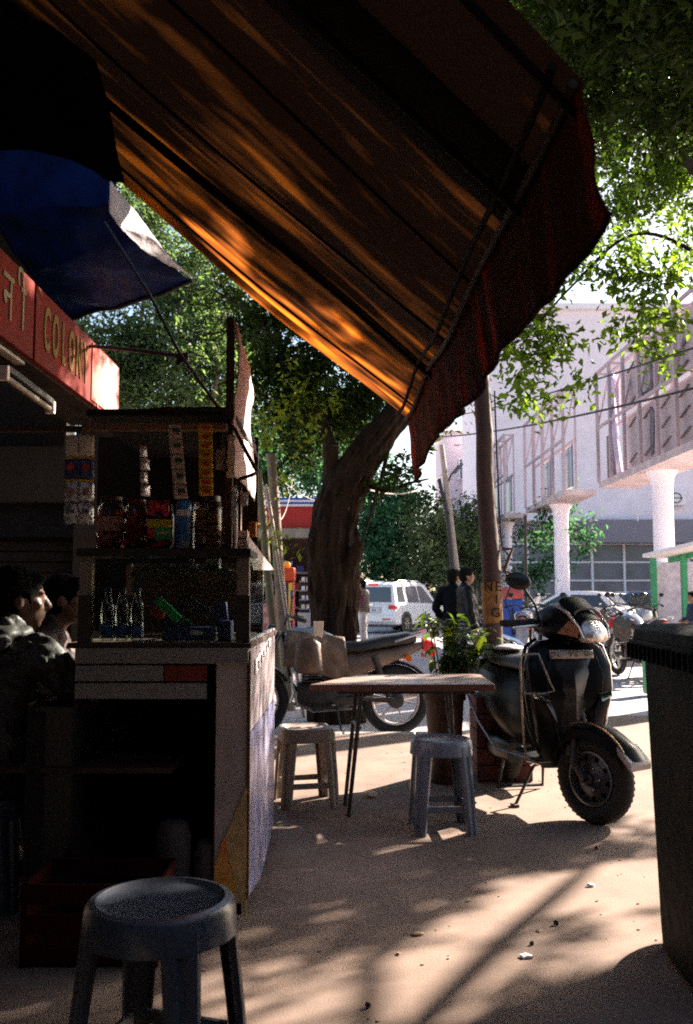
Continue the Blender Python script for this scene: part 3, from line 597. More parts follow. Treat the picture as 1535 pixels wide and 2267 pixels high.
# black lap cloth doubled along the purlins, pipes and rafters
purl = mat('dark_pipe', (0.008, 0.006, 0.005), 0.8, spec=0.08)
for s in (0.3, 0.84, 0.985):
    path = [awn(s, t/14) - V(0, 0, 0.035) for t in range(15)]
    part('rafter_pipe', B().tube(path, 0.009 if s else 0.006, 8), purl, aw, world=True)
for s, sw in ((0.3, 0.016), (0.845, 0.1)):
    part('doubled_strip', B().grid(lambda u, v: awn(s-sw/2+sw*u, v) - V(0, 0, 0.016), 6, 50), mat('dark_lap_cloth', (0.010, 0.006, 0.004), 0.95, spec=0.05), aw, world=True, label='dark doubled strip of cloth along a rafter', solid=0.003)
for s in (0.12, 0.46, 0.64):
    part('seam', B().tube([awn(s, t/40) - V(0, 0, 0.006) for t in range(41)], 0.006, 5), purl, aw, world=True)
part('eave_pipe', B().tube([awn(s/20, 0.012) - V(0, 0, 0.022) for s in range(21)], 0.009, 8), mat('grimy_pipe', (0.035, 0.022, 0.014), 0.7, spec=0.15), aw, world=True)
part('eave_pipe', B().tube([awn(s/20, 0.03) - V(0, 0, 0.03) for s in range(21)], 0.008, 8), purl, aw, world=True)
part('ridge_pipe', B().tube([awn(s/20, 0.97) - V(0, 0, 0.04) for s in range(21)], 0.02, 8), purl, aw, world=True)
vm_ = mat('red_valance_cloth', (0.07, 0.026, 0.014), 0.85, var=0.25, sc=5, bump=0.3, bsc=60, transl=0.4, tcol=(0.26, 0.03, 0.014), spec=0.05)
vt = vm_.node_tree; vtn = [n for n in vt.nodes if n.type == 'BSDF_TRANSLUCENT'][0]; vtc = vt.nodes.new('ShaderNodeTexCoord'); vmp = vt.nodes.new('ShaderNodeMapping'); vmp.inputs['Scale'].default_value = (3, 9, 1.2)
vt.links.new(vtc.outputs['Object'], vmp.inputs[0]); vnz = vt.nodes.new('ShaderNodeTexNoise'); vnz.inputs['Scale'].default_value = 1.6; vnz.inputs['Detail'].default_value = 5; vt.links.new(vmp.outputs[0], vnz.inputs[0])
vr = vt.nodes.new('ShaderNodeValToRGB'); vt.links.new(vnz.outputs[0], vr.inputs[0]); ve = vr.color_ramp.elements; ve[0].position = 0.48; ve[0].color = (0.05, 0.016, 0.007, 1); ve[1].position = 0.74; ve[1].color = (0.6, 0.10, 0.025, 1); vt.links.new(vr.outputs[0], vtn.inputs[0])  # patchy red glow painted into the valance's translucent colour
def val(u, v):
    p = awn(u, 0.0) + V(-0.012, 0, 0.012); h = 0.262 + 0.008*sin(u*23) + 0.02*noise.noise(V(u*6, 0, 2)) + 0.05*max(0, 1-u*14)
    fold = 0.008*sin(u*58+2*noise.noise(V(u*9, 1, 1))*3)*v + 0.03*noise.noise(V(u*14, v*2, 3))*v
    return p + V(fold+0.03*v, -0.03*v*(u > 0.97), -h*v)
va = part('valance', B().grid(val, 150, 14), vm_, aw, world=True, solid=0.003)
part('valance_hem', B().tube([val(u/60, 1.0) for u in range(61)], 0.006, 5), mat('hem_dark', (0.015, 0.005, 0.004), 0.95, spec=0.02), aw, world=True)
# leaning pole that carries the eave, with painted letters
pt, pb = P(1063, 790, 6.3), P(1098, 1500, 6.0); d = pb-pt; pb = pt + d*((0-pt.z)/d.z)
po = solo('awning_pole', B().tube([pb.lerp(pt, k/10)+V(0.008*sin(k*1.7), 0, 0) for k in range(11)], [0.07-0.012*k/10 for k in range(11)], 16), mat('brown_painted_pole', (0.065, 0.028, 0.015), 0.75, var=0.4, sc=6, bump=0.3, bsc=30, stretch=(1, 1, 0.3)), 'leaning dark brown pole with a yellow painted patch carrying the awning', 'pole')
def onpole(py, rr=0.07):
    z = P(1090, py, 6.05).z; k = (z-pb.z)/(pt.z-pb.z); return pb.lerp(pt, k)
zb_, zt_ = onpole(1382), onpole(1292)
part('yellow_patch', B().tube([zb_, zb_.lerp(zt_, .5), zt_], [0.0685, 0.0682, 0.068], 16, cap=False), mat('worn_yellow_paint', (0.3, 0.13, 0.02), 0.7, var=0.4, sc=14, col2=(0.12, 0.055, 0.03), c2=0.6), po, world=True)
for s_, py, dx in (('N', 1300, -0.03), ('E', 1300, 0.035), ('I', 1328, 0.02), ('G', 1357, 0.01)):
    q = onpole(py); text('letter', s_, 0.085, q+V(dx, -0.071, 0), (1, 0, 0), (0, 0, 1), M_['black'], po, 0.002)
wp = [onpole(y)+V(0.085+0.05*(k % 2), -0.01, 0) for k, y in enumerate((1210, 1235, 1262, 1290, 1330, 1380))]
solo('hanging_wire', B().tube([onpole(850)+V(.09, 0, 0), onpole(1000)+V(0.082, 0, 0), onpole(1180)+V(.08, 0, 0)]+wp, 0.006, 6), M_['wire'], 'loose black wire running down the leaning brown pole', 'wire')
solo('twisted_cable', B().tube([onpole(1215)+V(.08, -.02, 0), onpole(1218)+V(.15, -.03, .01), onpole(1235)+V(.12, -.03, 0), onpole(1262)+V(.09, -.02, 0), onpole(1270)+V(.14, 0, 0)], 0.012, 6), M_['rust'], 'twisted wire hook sticking out right of the leaning brown pole', 'wire hook')
pl = thing('pole_plinth', 'dark maroon masonry block at the foot of the leaning brown pole', 'plinth', (pb.x, pb.y, 0))
plm = mat('maroon_masonry', (0.075, 0.022, 0.016), 0.9, var=0.3, sc=8, bump=0.4)
for r_ in range(5):
    for k in range(4):
        c_ = Matrix.Rotation(k*pi/2*(1 if r_ % 2 else -1), 3, 'Z') @ V(0.1175*(1 if r_ % 2 else -1), 0.0575, 0)
        part('brick', B().box((c_.x, c_.y, 0.052+r_*0.104), (0.228, 0.108, 0.098) if k % 2 else (0.108, 0.228, 0.098)), plm, pl, bevel=0.006)
# ================================================================ KIOSK
KX0, KX1, KY0, KY1 = -1.14, -0.35, 3.30, 4.5
ks = thing('kiosk', 'narrow snack kiosk with a metal clad side, glass counter case and low dark roof', 'kiosk', ((KX0+KX1)/2, KY0, 0))
def kp(name, b, m, **k): return part(name, b, m, ks, world=True, **k)
metal = mat('kiosk_sheet_metal', (0.42, 0.36, 0.37), 0.3, 0.2, var=0.4, sc=5, bump=0.12, bsc=6, stretch=(1, 14, 0.5), spec=0.6)
metalb = mat('kiosk_blue_sheet', (0.03, 0.08, 0.42), 0.3, 0.15, var=0.5, sc=5, bump=0.12, bsc=6, stretch=(1, 14, 0.5), col2=(0.4, 0.35, 0.38), c2=0.46)
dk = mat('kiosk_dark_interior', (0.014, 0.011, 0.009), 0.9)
greyb = mat('speckled_grey_laminate', (0.27, 0.26, 0.235), 0.6, var=0.12, sc=3, col2=(0.06, 0.05, 0.04), c2=0.68)
kp('base_side', B().box((KX1-0.012, 3.905, 0.82), (0.02, 1.2, 0.34)), metal, bevel=0.003)
kp('base_side', B().loft([[V(KX1-0.02, y, z), V(KX1+0.0, y, z), V(KX1+0.0+dx, y, z2), V(KX1-0.02+dx, y, z2)] for y, z, z2, dx in ((3.305, 0.645, 0.09, 0.0), (3.6, 0.645, 0.07, 0.02), (4.5, 0.645, 0.06, 0.0))]), metalb, label='blue printed lower side sheet')
kp('front_panel', B().box((-0.41, KY0+0.015, 0.51), (0.115, 0.03, 0.87)), metal, bevel=0.003)
kp('corner_strip', B().box((KX1+0.001, KY0+0.0, 0.52), (0.012, 0.02, 0.86)), M_['rust'])
kp('left_front_board', B().box((-1.06, KY0+0.03, 0.38), (0.17, 0.02, 0.74)), M_['black'])
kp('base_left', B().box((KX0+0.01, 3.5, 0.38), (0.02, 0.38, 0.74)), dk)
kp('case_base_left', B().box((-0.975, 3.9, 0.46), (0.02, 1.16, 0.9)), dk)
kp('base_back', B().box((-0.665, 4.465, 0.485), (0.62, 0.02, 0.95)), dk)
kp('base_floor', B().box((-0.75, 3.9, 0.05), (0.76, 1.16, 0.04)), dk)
kp('inner_shelf', B().box((-0.93, 3.46, 0.53), (0.62, 0.32, 0.02)), mat('shelf_dark_wood', (0.05, 0.02, 0.01), 0.7), bevel=0.003)
kp('lower_post', B().box((-1.11, KY0+0.02, 0.37), (0.05, 0.05, 0.72)), dk)
kp('counter_edge', B().box((-0.66, KY0-0.005, 0.935), (0.62, 0.03, 0.055)), greyb, bevel=0.003)
for k, (z, x0, x1, m_) in enumerate(((0.873, -0.97, -0.655, greyb), (0.873, -0.652, -0.5, mat('dark_red_board', (0.2, 0.02, 0.012), 0.6)), (0.81, -0.97, -0.5, greyb))):
    kp('fascia_board', B().box(((x0+x1)/2, KY0+0.0, z), (x1-x0, 0.02, 0.056)), m_, bevel=0.002)
kp('counter_slab', B().box((-0.672, 3.88, 0.97), (0.66, 1.18, 0.02)), M_['dwood'], bevel=0.002)
# case 0.98 .. 1.31
for (x, y) in ((-0.945, KY0+0.02), (-0.375, KY0+0.02), (-0.375, 3.98), (-0.945, 3.98)):
    kp('case_post', B().box((x, y, 1.065), (0.05 if y < 3.5 else 0.025, 0.03, 0.17)), M_['black'])
    kp('case_post_upper', B().box((x, y, 1.218), (0.045 if y < 3.5 else 0.025, 0.028, 0.136)), mat('beige_laminate', (0.3, 0.23, 0.17), 0.6))
kp('case_top', B().box((-0.66, 3.43, 1.305), (0.625, 0.28, 0.022)), M_['black'], bevel=0.002)
kp('case_top_pane', B().box((-0.66, 3.79, 1.31), (0.6, 0.42, 0.006)), GL)
kp('case_top_edge', B().box((-0.66, KY0-0.002, 1.305), (0.63, 0.02, 0.03)), M_['black'], bevel=0.002)
kp('glass_pane', B().box((-0.66, KY0+0.006, 1.135), (0.52, 0.004, 0.31)), GL)
kp('glass_pane', B().box((-0.352, 3.66, 1.135), (0.004, 0.62, 0.31)), GL, label='side glass pane')
kp('case_back', B().box((-0.66, 3.99, 1.14), (0.56, 0.012, 0.3)), mat('case_back', (0.13, 0.1, 0.08), 0.7))
kp('glass_shelf', B().box((-0.6, 3.45, 1.245), (0.34, 0.26, 0.005)), mat('shelf_edge_green', (0.02, 0.07, 0.06), 0.2))
kp('bottom_rail', B().box((-0.66, KY0+0.004, 0.972), (0.56, 0.014, 0.02)), mat('pale_rail', (0.28, 0.25, 0.22), 0.5))
# side counter lower board & upper structure
kp('canopy_beam', B().box((-0.69, KY0-0.06, P(0, 946, 3.24).z), (0.52, 0.03, 0.026)), M_['wood'], bevel=0.003)
kp('canopy_beam', B().box((-1.2, KY0-0.06, P(0, 950, 3.24).z), (0.5, 0.026, 0.02)), M_['dwood'])
zr = P(0, 915, 3.3).z
rf_ = B(); 
kp('roof_board', B().box((-0.70, 3.92, zr+0.01), (0.55, 1.15, 0.02), rz=0.01), dk, bevel=0.003)
for k in range(7): kp('thatch_sheet', B().box((-0.70+random.uniform(-.02, .02), 3.5+k*0.14, zr+0.035+0.006*k), (0.52+random.uniform(-.06, .05), 0.17, 0.012), rz=random.uniform(-.04, .04)), M_['black'])
kp('roof_ridge_sheet', B().loft([[V(-0.96, 3.45, zr+.02), V(-0.96, 4.5, zr+.02), V(-0.96, 4.5, zr+.03), V(-0.96, 3.45, zr+.03)], [V(-0.7, 3.4, zr+.03), V(-0.7, 4.5, zr+.03), V(-0.7, 4.5, zr+.05), V(-0.7, 3.4, zr+.045)], [V(-0.44, 3.42, zr+.02), V(-0.44, 4.5, zr+.03), V(-0.44, 4.5, zr+.06), V(-0.44, 3.42, zr+.05)]]), M_['dwood'])
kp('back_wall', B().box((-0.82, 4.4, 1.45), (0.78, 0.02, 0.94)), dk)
kp('right_back_post', B().box((-0.45, 3.75, 1.56), (0.03, 0.03, 0.5)), M_['rust'])
kp('canopy_post', B().box((-0.955, 3.35, 1.13), (0.05, 0.03, 0.0)), dk) if False else None
kp('tall_post', B().box((-0.437, 3.36, (P(0, 706, 3.36).z+1.3)/2), (0.028, 0.028, P(0, 706, 3.36).z-1.3)), M_['dwood'])
wb0 = lambda u, v: V(-0.418+0.012*sin(v*6+u*3)+0.008*noise.noise(V(u*6, v*9, 0))-0.012*u, 3.35+u*(0.76+0.05*v)+0.012*noise.noise(V(v*8, 2, 2))*(u > 0.9), P(0, 718, 3.35).z - u*0.10 - v*(P(0, 718, 3.35).z-1.60-0.08*u))
wbd = solo('tarpaulin_screen', B().grid(wb0, 24, 30), mat('pinkish_white_cloth', (0.62, 0.5, 0.48), 0.7, var=0.14, sc=3, bump=0.5, bsc=5, stretch=(1, 3, 0.4), transl=0.15), 'tall pale sunlit cloth screen hung on the right edge of the kiosk', 'screen', solid=0.004)
# odds and ends on the right upper post
for k, (px, py, Y, w_, h, m_, lb, nm) in enumerate(((512, 1010, 3.33, 0.028, 0.16, M_['cream'], 'thin pale card strip tucked behind the kiosk roof post', 'card_strip'), (519, 1120, 3.33, 0.022, 0.15, M_['foil'], 'bright foil strip hanging at the right kiosk post', 'sachet_strip'), (541, 1105, 3.4, 0.03, 0.05, M_['white'], 'small crumpled white wrapper stuck by the kiosk screen', 'wrapper'), (487, 1015, 3.7, 0.035, 0.09, M_['cream'], 'pale crumpled paper lit inside the kiosk roof space', 'paper'), (481, 975, 3.7, 0.03, 0.10, M_['dwood'], 'small dark framed picture hung inside the kiosk', 'picture'))):
    q = P(px, py, Y); solo(nm, B().grid(lambda u, v: q + V((u-.5)*w_ + 0.008*noise.noise(V(u*5, v*7, k)), 0.01*noise.noise(V(u*9, v*11, k+5)), (0.5-v)*h), 6, 12), m_, lb, nm.replace('_', ' '), solid=0.002)
# paper cards and orange box on the counter's right end
bx = solo('carton', B().box(P(534, 1200, 3.45), (0.055, 0.06, 0.085)), M_['cream'], 'small pale printed carton at the right end of the kiosk top', 'carton', bevel=0.002)
text('print', 'nirma', 0.02, P(534, 1188, 3.419), (1, 0, 0), (0, 0, 1), M_['redp'], bx) if False else part('print_line', B().box((0, -0.031, 0.055), (0.04, 0.001, 0.006)), M_['dwood'], bx)
solo('orange_packet', B().box(P(560, 1172, 3.6), (0.03, 0.04, 0.06)), mat('orange_print', (0.6, 0.2, 0.01), 0.5), 'small orange packet standing behind the pale carton on the kiosk', 'packet', bevel=0.002)
solo('folded_flyer', B().prism([P(550, 1188, 3.45), P(606, 1262, 4.1), P(560, 1262, 3.6), P(548, 1222, 3.4)], (0.003, 0, 0)), mat('pale_flyer', (0.5, 0.4, 0.37), 0.6), 'pale triangular board sloping over the right side of the kiosk case', 'board')
# posters on the base
yp = B().prism([(KX1+0.016, 3.30, 0.44), (KX1+0.024, 3.44, 0.52), (KX1+0.03, 3.46, 0.1), (KX1+0.02, 3.31, 0.02)], (0.003, 0, 0))
ys = solo('yellow_poster', B().prism([(-0.428, 3.29, 0.30), (-0.352, 3.288, 0.48), (-0.350, 3.288, 0.03), (-0.385, 3.288, 0.13)], (0, -0.003, 0)), mat('yellow_poster_print', (0.6, 0.42, 0.16), 0.55, var=0.25, sc=20, col2=(0.25, 0.2, 0.12), c2=0.55), 'yellowish printed poster peeling off the lower kiosk corner', 'poster')
solo('orange_poster', B().prism([(-0.462, 3.292, 0.2), (-0.43, 3.292, 0.31), (-0.386, 3.292, 0.13), (-0.40, 3.292, 0.06), (-0.46, 3.292, 0.12)], (0, -0.003, 0)), mat('orange_poster_print', (0.65, 0.15, 0.02), 0.5, var=0.5, sc=16, col2=(0.7, 0.5, 0.1), c2=0.5), 'torn orange poster left of the yellow poster on the kiosk corner', 'poster')
stt = solo('sticker_strip', B().prism([(KX1+0.001, 3.52, 0.845), (KX1+0.001, 4.2, 0.93), (KX1+0.001, 4.2, 0.99-.02), (KX1+0.001, 3.52, 0.905)], (0.003, 0, 0)), M_['white'], 'white sticker strip with dark lettering across the side of the kiosk', 'sticker')
q_ = stt.location
for k in range(5): part('lettering_mark', B().box((0.003, -0.24+k*0.11, 0.035+k*0.014), (0.002, 0.05, 0.03)), M_['dwood'], stt)
# goods on the case: jars, packets
ZC = 1.319
def jar(px, r, h, body, lid, label, cat, contents, Y=3.42, lidm=None, wr=None):
    x = P(px, 1230, Y).x; t = thing(cat.replace(' ', '_'), label, cat, (x, Y, ZC))
    part('contents', contents, body, t)
    part('shell', B().lathe([(r*0.96, 0.002), (r, 0.012), (r, h*0.8), (r*0.8, h*0.9), (r*0.74, h*0.92)], n=20), PL, t)
    if lid: part('lid', B().lathe([(r*0.78, h*0.92), (r*0.8, h*0.925), (r*0.8, h), (r*0.74, h*1.01)], n=20), lidm or M_['black'], t)
    return t
def lumps(r, h, n=40, s=0.014, seed=0):
    rr = random.Random(seed); b = B()
    for k in range(n):
        a = rr.uniform(0, 2*pi); q = r*math.sqrt(rr.random())*0.88; b.box((q*cos(a), q*sin(a), s/2+rr.uniform(0, h-s)), (s*1.6, s, s), Matrix.Rotation(rr.uniform(0, 3), 3, V(rr.random(), rr.random(), 1)))
    return b
j = jar(244, 0.052, 0.20, mat('red_sweets', (0.6, 0.13, 0.09), 0.5, var=0.6, sc=40), True, 'clear jar of red sweets with a pinkish paper label, leftmost on the kiosk case', 'sweet jar', lumps(0.05, 0.15, 90, 0.016, 1), lidm=mat('brown_lid', (0.12, 0.03, 0.02), 0.5))
part('paper_label', B().lathe([(0.0525, 0.07), (0.0525, 0.125)], n=20), mat('pink_label', (0.5, 0.3, 0.27), 0.6, var=0.3, sc=30), j)
j = jar(300, 0.045, 0.19, mat('maroon_sweets', (0.3, 0.02, 0.025), 0.5, var=0.5, sc=40), True, 'dark jar of maroon sweets with a red lid, second from left on the kiosk case', 'sweet jar', lumps(0.043, 0.15, 90, 0.016, 2), lidm=mat('dark_red_lid', (0.16, 0.012, 0.012), 0.4))
x = P(352, 1230, 3.4).x; t = thing('snack_bag', 'bulging clear snack bag with a yellow and green label and pink sweets on top', 'snack bag', (x, 3.42, ZC))
part('bag_body', B().loft([[V(0.052*s_*cos(a), 0.036*s_*sin(a), z) for a in np.linspace(0, 2*pi, 17)[:-1]] for z, s_ in ((0.001, 0.7), (0.02, 0.98), (0.12, 1), (0.17, 0.85), (0.19, 0.5))]), mat('dark_pack', (0.05, 0.02, 0.025), 0.3, var=0.5, sc=30), t)
part('yellow_label', B().box((0.004, -0.038, 0.098), (0.088, 0.004, 0.03)), mat('bright_yellow', (0.75, 0.6, 0.02), 0.5), t)
gl_ = part('green_label', B().box((0.016, -0.038, 0.06), (0.064, 0.004, 0.045)), M_['greenp'], t); part('print_mark', B().box((0.018, -0.041, 0.062), (0.045, 0.002, 0.012)), M_['cream'], gl_)
part('red_label', B().box((-0.028, -0.038, 0.062), (0.022, 0.004, 0.04)), M_['redp'], t)
part('sweets', lumps(0.045, 0.06, 40, 0.016, 3).xf(Matrix.Translation((0, -0.006, 0.125))), mat('pink_sweets', (0.8, 0.08, 0.13), 0.4, var=0.3, sc=50), t)
part('bottom_sweets', lumps(0.03, 0.03, 14, 0.014, 4).xf(Matrix.Translation((0, -0.02, 0.005))), M_['redp'], t)
x = P(406, 1230, 3.4).x; t = thing('blue_pouch_jar', 'tall slim jar with a blue and white floral wrap and a dark blue lid', 'jar', (x, 3.40, ZC))
part('jar_body', B().lathe([(0.026, 0.001), (0.03, 0.01), (0.03, 0.165), (0.024, 0.185)], n=20), mat('blue_floral', (0.05, 0.22, 0.6), 0.3, var=0.3, sc=20, col2=(0.6, 0.6, 0.65), c2=0.52, sharp=0.04), t)
part('label_band', B().lathe([(0.0305, 0.125), (0.0305, 0.15)], n=20), M_['white'], t); part('lid', B().lathe([(0.028, 0.185), (0.028, 0.2), (0.024, 0.203)], n=20), mat('navy_lid', (0.01, 0.015, 0.08), 0.3), t)
x = P(458, 1230, 3.42).x; t = thing('biscuit_jar', 'large clear jar packed with stacked biscuits under a black lid', 'jar', (x, 3.43, ZC))
bis = mat('biscuit', (0.5, 0.26, 0.12), 0.7, var=0.3, sc=40)
for k in range(15):
    for dx in (-0.024, 0.026): part('biscuit', B().lathe([(0.023, 0.004+k*0.0102), (0.025, 0.006+k*0.0102), (0.025, 0.010+k*0.0102), (0.023, 0.012+k*0.0102)], (dx+random.uniform(-.002, .002), -0.005, 0), 12), bis if (k+int(dx*50)) % 5 else mat('biscuit_dark', (0.09, 0.04, 0.02), 0.7), t)
part('shell', B().lathe([(0.053, 0.002), (0.056, 0.01), (0.056, 0.15), (0.052, 0.175), (0.045, 0.185)], n=24), PL, t)
part('lid', B().lathe([(0.048, 0.183), (0.049, 0.186), (0.049, 0.203), (0.045, 0.206)], n=24), M_['black'], t)
j = jar(502, 0.036, 0.19, mat('brown_snacks', (0.35, 0.17, 0.09), 0.6, var=0.4, sc=40), False, 'open slim jar of brown snacks right of the biscuit jar', 'jar', lumps(0.034, 0.13, 60, 0.014, 6), Y=3.52)
solo('pale_pouch', B().loft([[V(P(517, 1230, 3.4).x+0.016*s_*cos(a), 3.4+0.012*s_*sin(a), ZC+z) for a in np.linspace(0, 2*pi, 13)[:-1]] for z, s_ in ((0.001, 0.8), (0.05, 1), (0.15, 0.9), (0.17, 0.5))]), mat('speckled_pouch', (0.55, 0.42, 0.4), 0.5, var=0.35, sc=60), 'slim pale speckled pouch at the right end of the jars', 'pouch')
# boxes on the glass shelf inside
for k in range(4):
    solo('small_box', B().box((-0.68+k*0.036, 3.40, 1.258), (0.031, 0.05, 0.018)), M_['foil'] if k % 2 else M_['white'], 'one of the small white boxes in a row on the glass shelf', 'box', group='white boxes on the glass shelf', bevel=0.002)
for k, (px, w_) in enumerate(((424, 0.016), (473, 0.05))):
    q = P(px, 1258, 3.42); solo('white_carton', B().box((q.x, 3.42, 1.268), (w_, 0.05, 0.04)), M_['white'], ('narrow white carton standing in the middle of the glass shelf', 'bright square white carton at the right of the glass shelf')[k], 'carton', bevel=0.002)
# three water bottles in the case
wat = glass('bottle_plastic', (0.78, 0.81, 0.81), 0.1, 0.2)
for k, px in enumerate((237, 268, 301)):
    t = thing('water_bottle', ('leftmost', 'middle', 'rightmost')[k]+' of the three clear water bottles in the glass case', 'bottle', (P(px, 1400, 3.36).x, 3.36+0.008*k, 0.984), group='water bottles in the glass case')
    part('bottle_body', B().lathe([(0.02, 0), (0.025, 0.006), (0.025, 0.06), (0.0235, 0.066), (0.025, 0.072), (0.025, 0.12), (0.022, 0.14), (0.0115, 0.165), (0.011, 0.18)], n=18), wat, t)
    part('label_wrap', B().lathe([(0.0256, 0.02), (0.0256, 0.055)], n=18), mat('bottle_label_blue', (0.03, 0.09, 0.25), 0.4, var=0.5, sc=50), t)
    part('cap', B().lathe([(0.0135, 0.176), (0.0135, 0.192), (0.012, 0.194)], n=16), mat('cap_blue', (0.02, 0.04, 0.14), 0.4), t)
rr = random.Random(9)
for k, (px, py, w_, h, ang, m_, lb) in enumerate(((372, 1350, 0.11, 0.035, -0.75, M_['greenp'], 'long green packet with a yellow edge leaning in the glass case'), (395, 1365, 0.12, 0.03, -0.7, mat('dark_green_pack', (0.02, 0.09, 0.04), 0.4), 'dark green packet below the yellow edged packet'), (352, 1352, 0.05, 0.05, -0.4, M_['redp'], 'small red packet beside the water bottles'), (430, 1345, 0.12, 0.05, -0.5, M_['black'], 'black packet lying behind the green packets'), (490, 1360, 0.05, 0.09, 0.1, mat('dark_blue_pack', (0.02, 0.03, 0.12), 0.4), 'dark blue packet at the right of the glass case'))):
    q = P(px, py, 3.38+0.02*k); solo('packet', B().box(q, (w_, 0.02, h), Matrix.Rotation(-ang, 3, 'Y')), m_, lb, 'packet', bevel=0.004)
tb = solo('blue_tray', B().box((P(420, 1400, 3.38).x, 3.38, 1.01), (0.19, 0.07, 0.05)).box((P(500, 1400, 3.38).x, 3.38, 1.02), (0.05, 0.07, 0.075)), mat('navy_box', (0.015, 0.03, 0.12), 0.5), 'dark blue box with a pale oval logo at the bottom of the case', 'box', bevel=0.004)
part('logo', B().lathe([(0.001, 0), (0.026, 0.0), (0.026, 0.002), (0.001, 0.002)], (0, -0.037, 0.032), 20, 'Y', Matrix.Diagonal((1, 1, 0.35))), M_['cream'], tb)
# hanging sachet strips
def strip(px, py0, py1, px2, Y, w_, n, label, fn, cat='sachet strip', sway=0.0):
    a, c = P(px, py0, Y), P(px2, py1, Y); t = thing('sachet_strip', label, cat, tuple(a)); d = (c-a)/n
    for k in range(n):
        p0 = V(0, 0, 0)+d*k; fn(t, k, p0, d)
    return t
def sheetb(p0, d, w_, bulge=0.006, tilt=0.0, gap=0.04):
    return B().grid(lambda u, v: p0 + d*(gap/2+v*(1-gap)) + V((u-.5)*w_, -bulge*sin(pi*u)*sin(pi*v) + 0.003*noise.noise(V(u*5+p0.z*20, v*5, 1)) + tilt*(u-.5), 0), 7, 7)
def f_left(t, k, p0, d):
    for sx in (-1, 1):
        m_ = [M_['cream'], mat('navy_sachet', (0.05, 0.06, 0.16), 0.35, var=0.3, sc=40), M_['foil'], M_['foil']][k]
        o = part('sachet', sheetb(p0+V(sx*0.026, 0, 0), d, 0.049, 0.008, 0.012*sx), m_, t, solid=0.002)
        if k in (1,): part('yellow_band', sheetb(p0+V(sx*0.026, -0.002, -0.0), d*0.1, 0.049, 0.001, 0.012*sx), M_['yellow'], o); part('red_dot', B().ball(p0+d*0.45+V(sx*0.026, -0.012, 0), (0.013, 0.002, 0.013)), M_['redp'], o)
        if k == 2: part('yellow_band', sheetb(p0+V(sx*0.026, -0.003, 0), d*0.1, 0.049, 0.001, 0.012*sx), M_['yellow'], o); part('red_print', B().box(p0+d*0.55+V(sx*0.026, -0.011, 0), (0.022, 0.002, 0.02)), mat('pale_red', (0.6, 0.25, 0.2)), o)
        if k == 3: part('grey_print', B().box(p0+d*0.4+V(sx*0.026, -0.010, 0), (0.025, 0.002, 0.014)), mat('greyprint', (0.15, 0.13, 0.15)), o)
strip(176, 962, 1162, 174, 3.1, 0.1, 4, 'wide double sachet strip in blue, yellow and silver, leftmost hanging on the kiosk', f_left)
def f_thin(t, k, p0, d): part('sachet', sheetb(p0+V(0.002*((k % 2)*2-1), 0, 0), d, 0.022+0.006*(k % 2), 0.012, 0.02, 0.1), M_['foil'], t, solid=0.002)
strip(319, 985, 1100, 321, 3.2, 0.03, 4, 'thin twisted silver sachet strip in front of the dark kiosk interior', f_thin)
def f_cream(t, k, p0, d):
    o = part('sachet', sheetb(p0, d, 0.047, 0.003), mat('cream_sachet', (0.72, 0.56, 0.4), 0.5, var=0.1, sc=60), t, solid=0.0015)
    part('green_mark', B().box(p0+d*0.45+V(0.005, -0.006, 0), (0.026, 0.002, abs(d.z)*0.25)), mat('dark_green_print', (0.02, 0.09, 0.06)), o)
    part('red_line', B().box(p0+d*0.68+V(0.005, -0.006, 0), (0.022, 0.002, abs(d.z)*0.1)), mat('pale_red', (0.6, 0.25, 0.2)), o)
strip(386, 938, 1105, 401, 3.21, 0.047, 5, 'cream sachet strip with green marks, middle of the kiosk beam', f_cream)
def f_yel(t, k, p0, d):
    o = part('sachet', sheetb(p0, d, 0.05, 0.003), M_['yellow'], t, solid=0.0015)
    part('red_lettering', B().box(p0+d*0.4+V(0, -0.006, 0), (0.032, 0.002, abs(d.z)*0.22)).box(p0+d*0.65+V(0.002, -0.006, 0), (0.026, 0.002, abs(d.z)*0.14)), M_['redp'], o)
strip(455, 938, 1098, 457, 3.21, 0.05, 8, 'yellow sachet strip with red print, rightmost on the kiosk beam', f_yel)
# sacks and crate in and before the dark base
sk = mat('dim_sack', (0.07, 0.062, 0.058), 0.8, var=0.15, sc=10, col2=(0.16, 0.05, 0.04), c2=0.66)
for k, (x, w_, h) in enumerate(((-0.62, 0.13, 0.27), (-0.50, 0.09, 0.2))):
    y = 3.36; solo('sack', B().loft([[V(x+w_*0.5*s_*cos(a), y+0.05*s_*sin(a), 0.075+z) for a in np.linspace(0, 2*pi, 17)[:-1]] for z, s_ in ((0, 0.8), (0.03, 1), (h*0.5, 0.96), (h*0.8, 1.0), (h*0.97, 0.75), (h, 0.5))]), sk, ('tall pale printed sack standing in the dark kiosk base', 'smaller pale sack at the right inside the kiosk base')[k], 'sack')
cr = thing('red_crate', 'dark red plastic crate on the ground in front of the kiosk', 'crate', (-0.80, 3.08, 0))
for z in (0.04, 0.13, 0.22):
    b = B(); 
    for sx, sy, L, ax in ((0, -1, 0.42, 0), (0, 1, 0.42, 0), (-1, 0, 0.28, 1), (1, 0, 0.28, 1)):
        b.box((sx*0.21, sy*0.14, z), (L if ax == 0 else 0.012, 0.012 if ax == 0 else L-.014, 0.06))
    part('crate_band', b, mat('grimy_red', (0.035, 0.004, 0.003), 0.8, spec=0.1), cr)
for sx in (-1, 1):
    for sy in (-1, 1): part('corner_post', B().box((sx*0.205, sy*0.135, 0.125), (0.02, 0.02, 0.25)), MC['grimy_red'], cr)
part('crate_floor', B().box((0, 0, 0.012), (0.4, 0.27, 0.015)), MC['grimy_red'], cr)
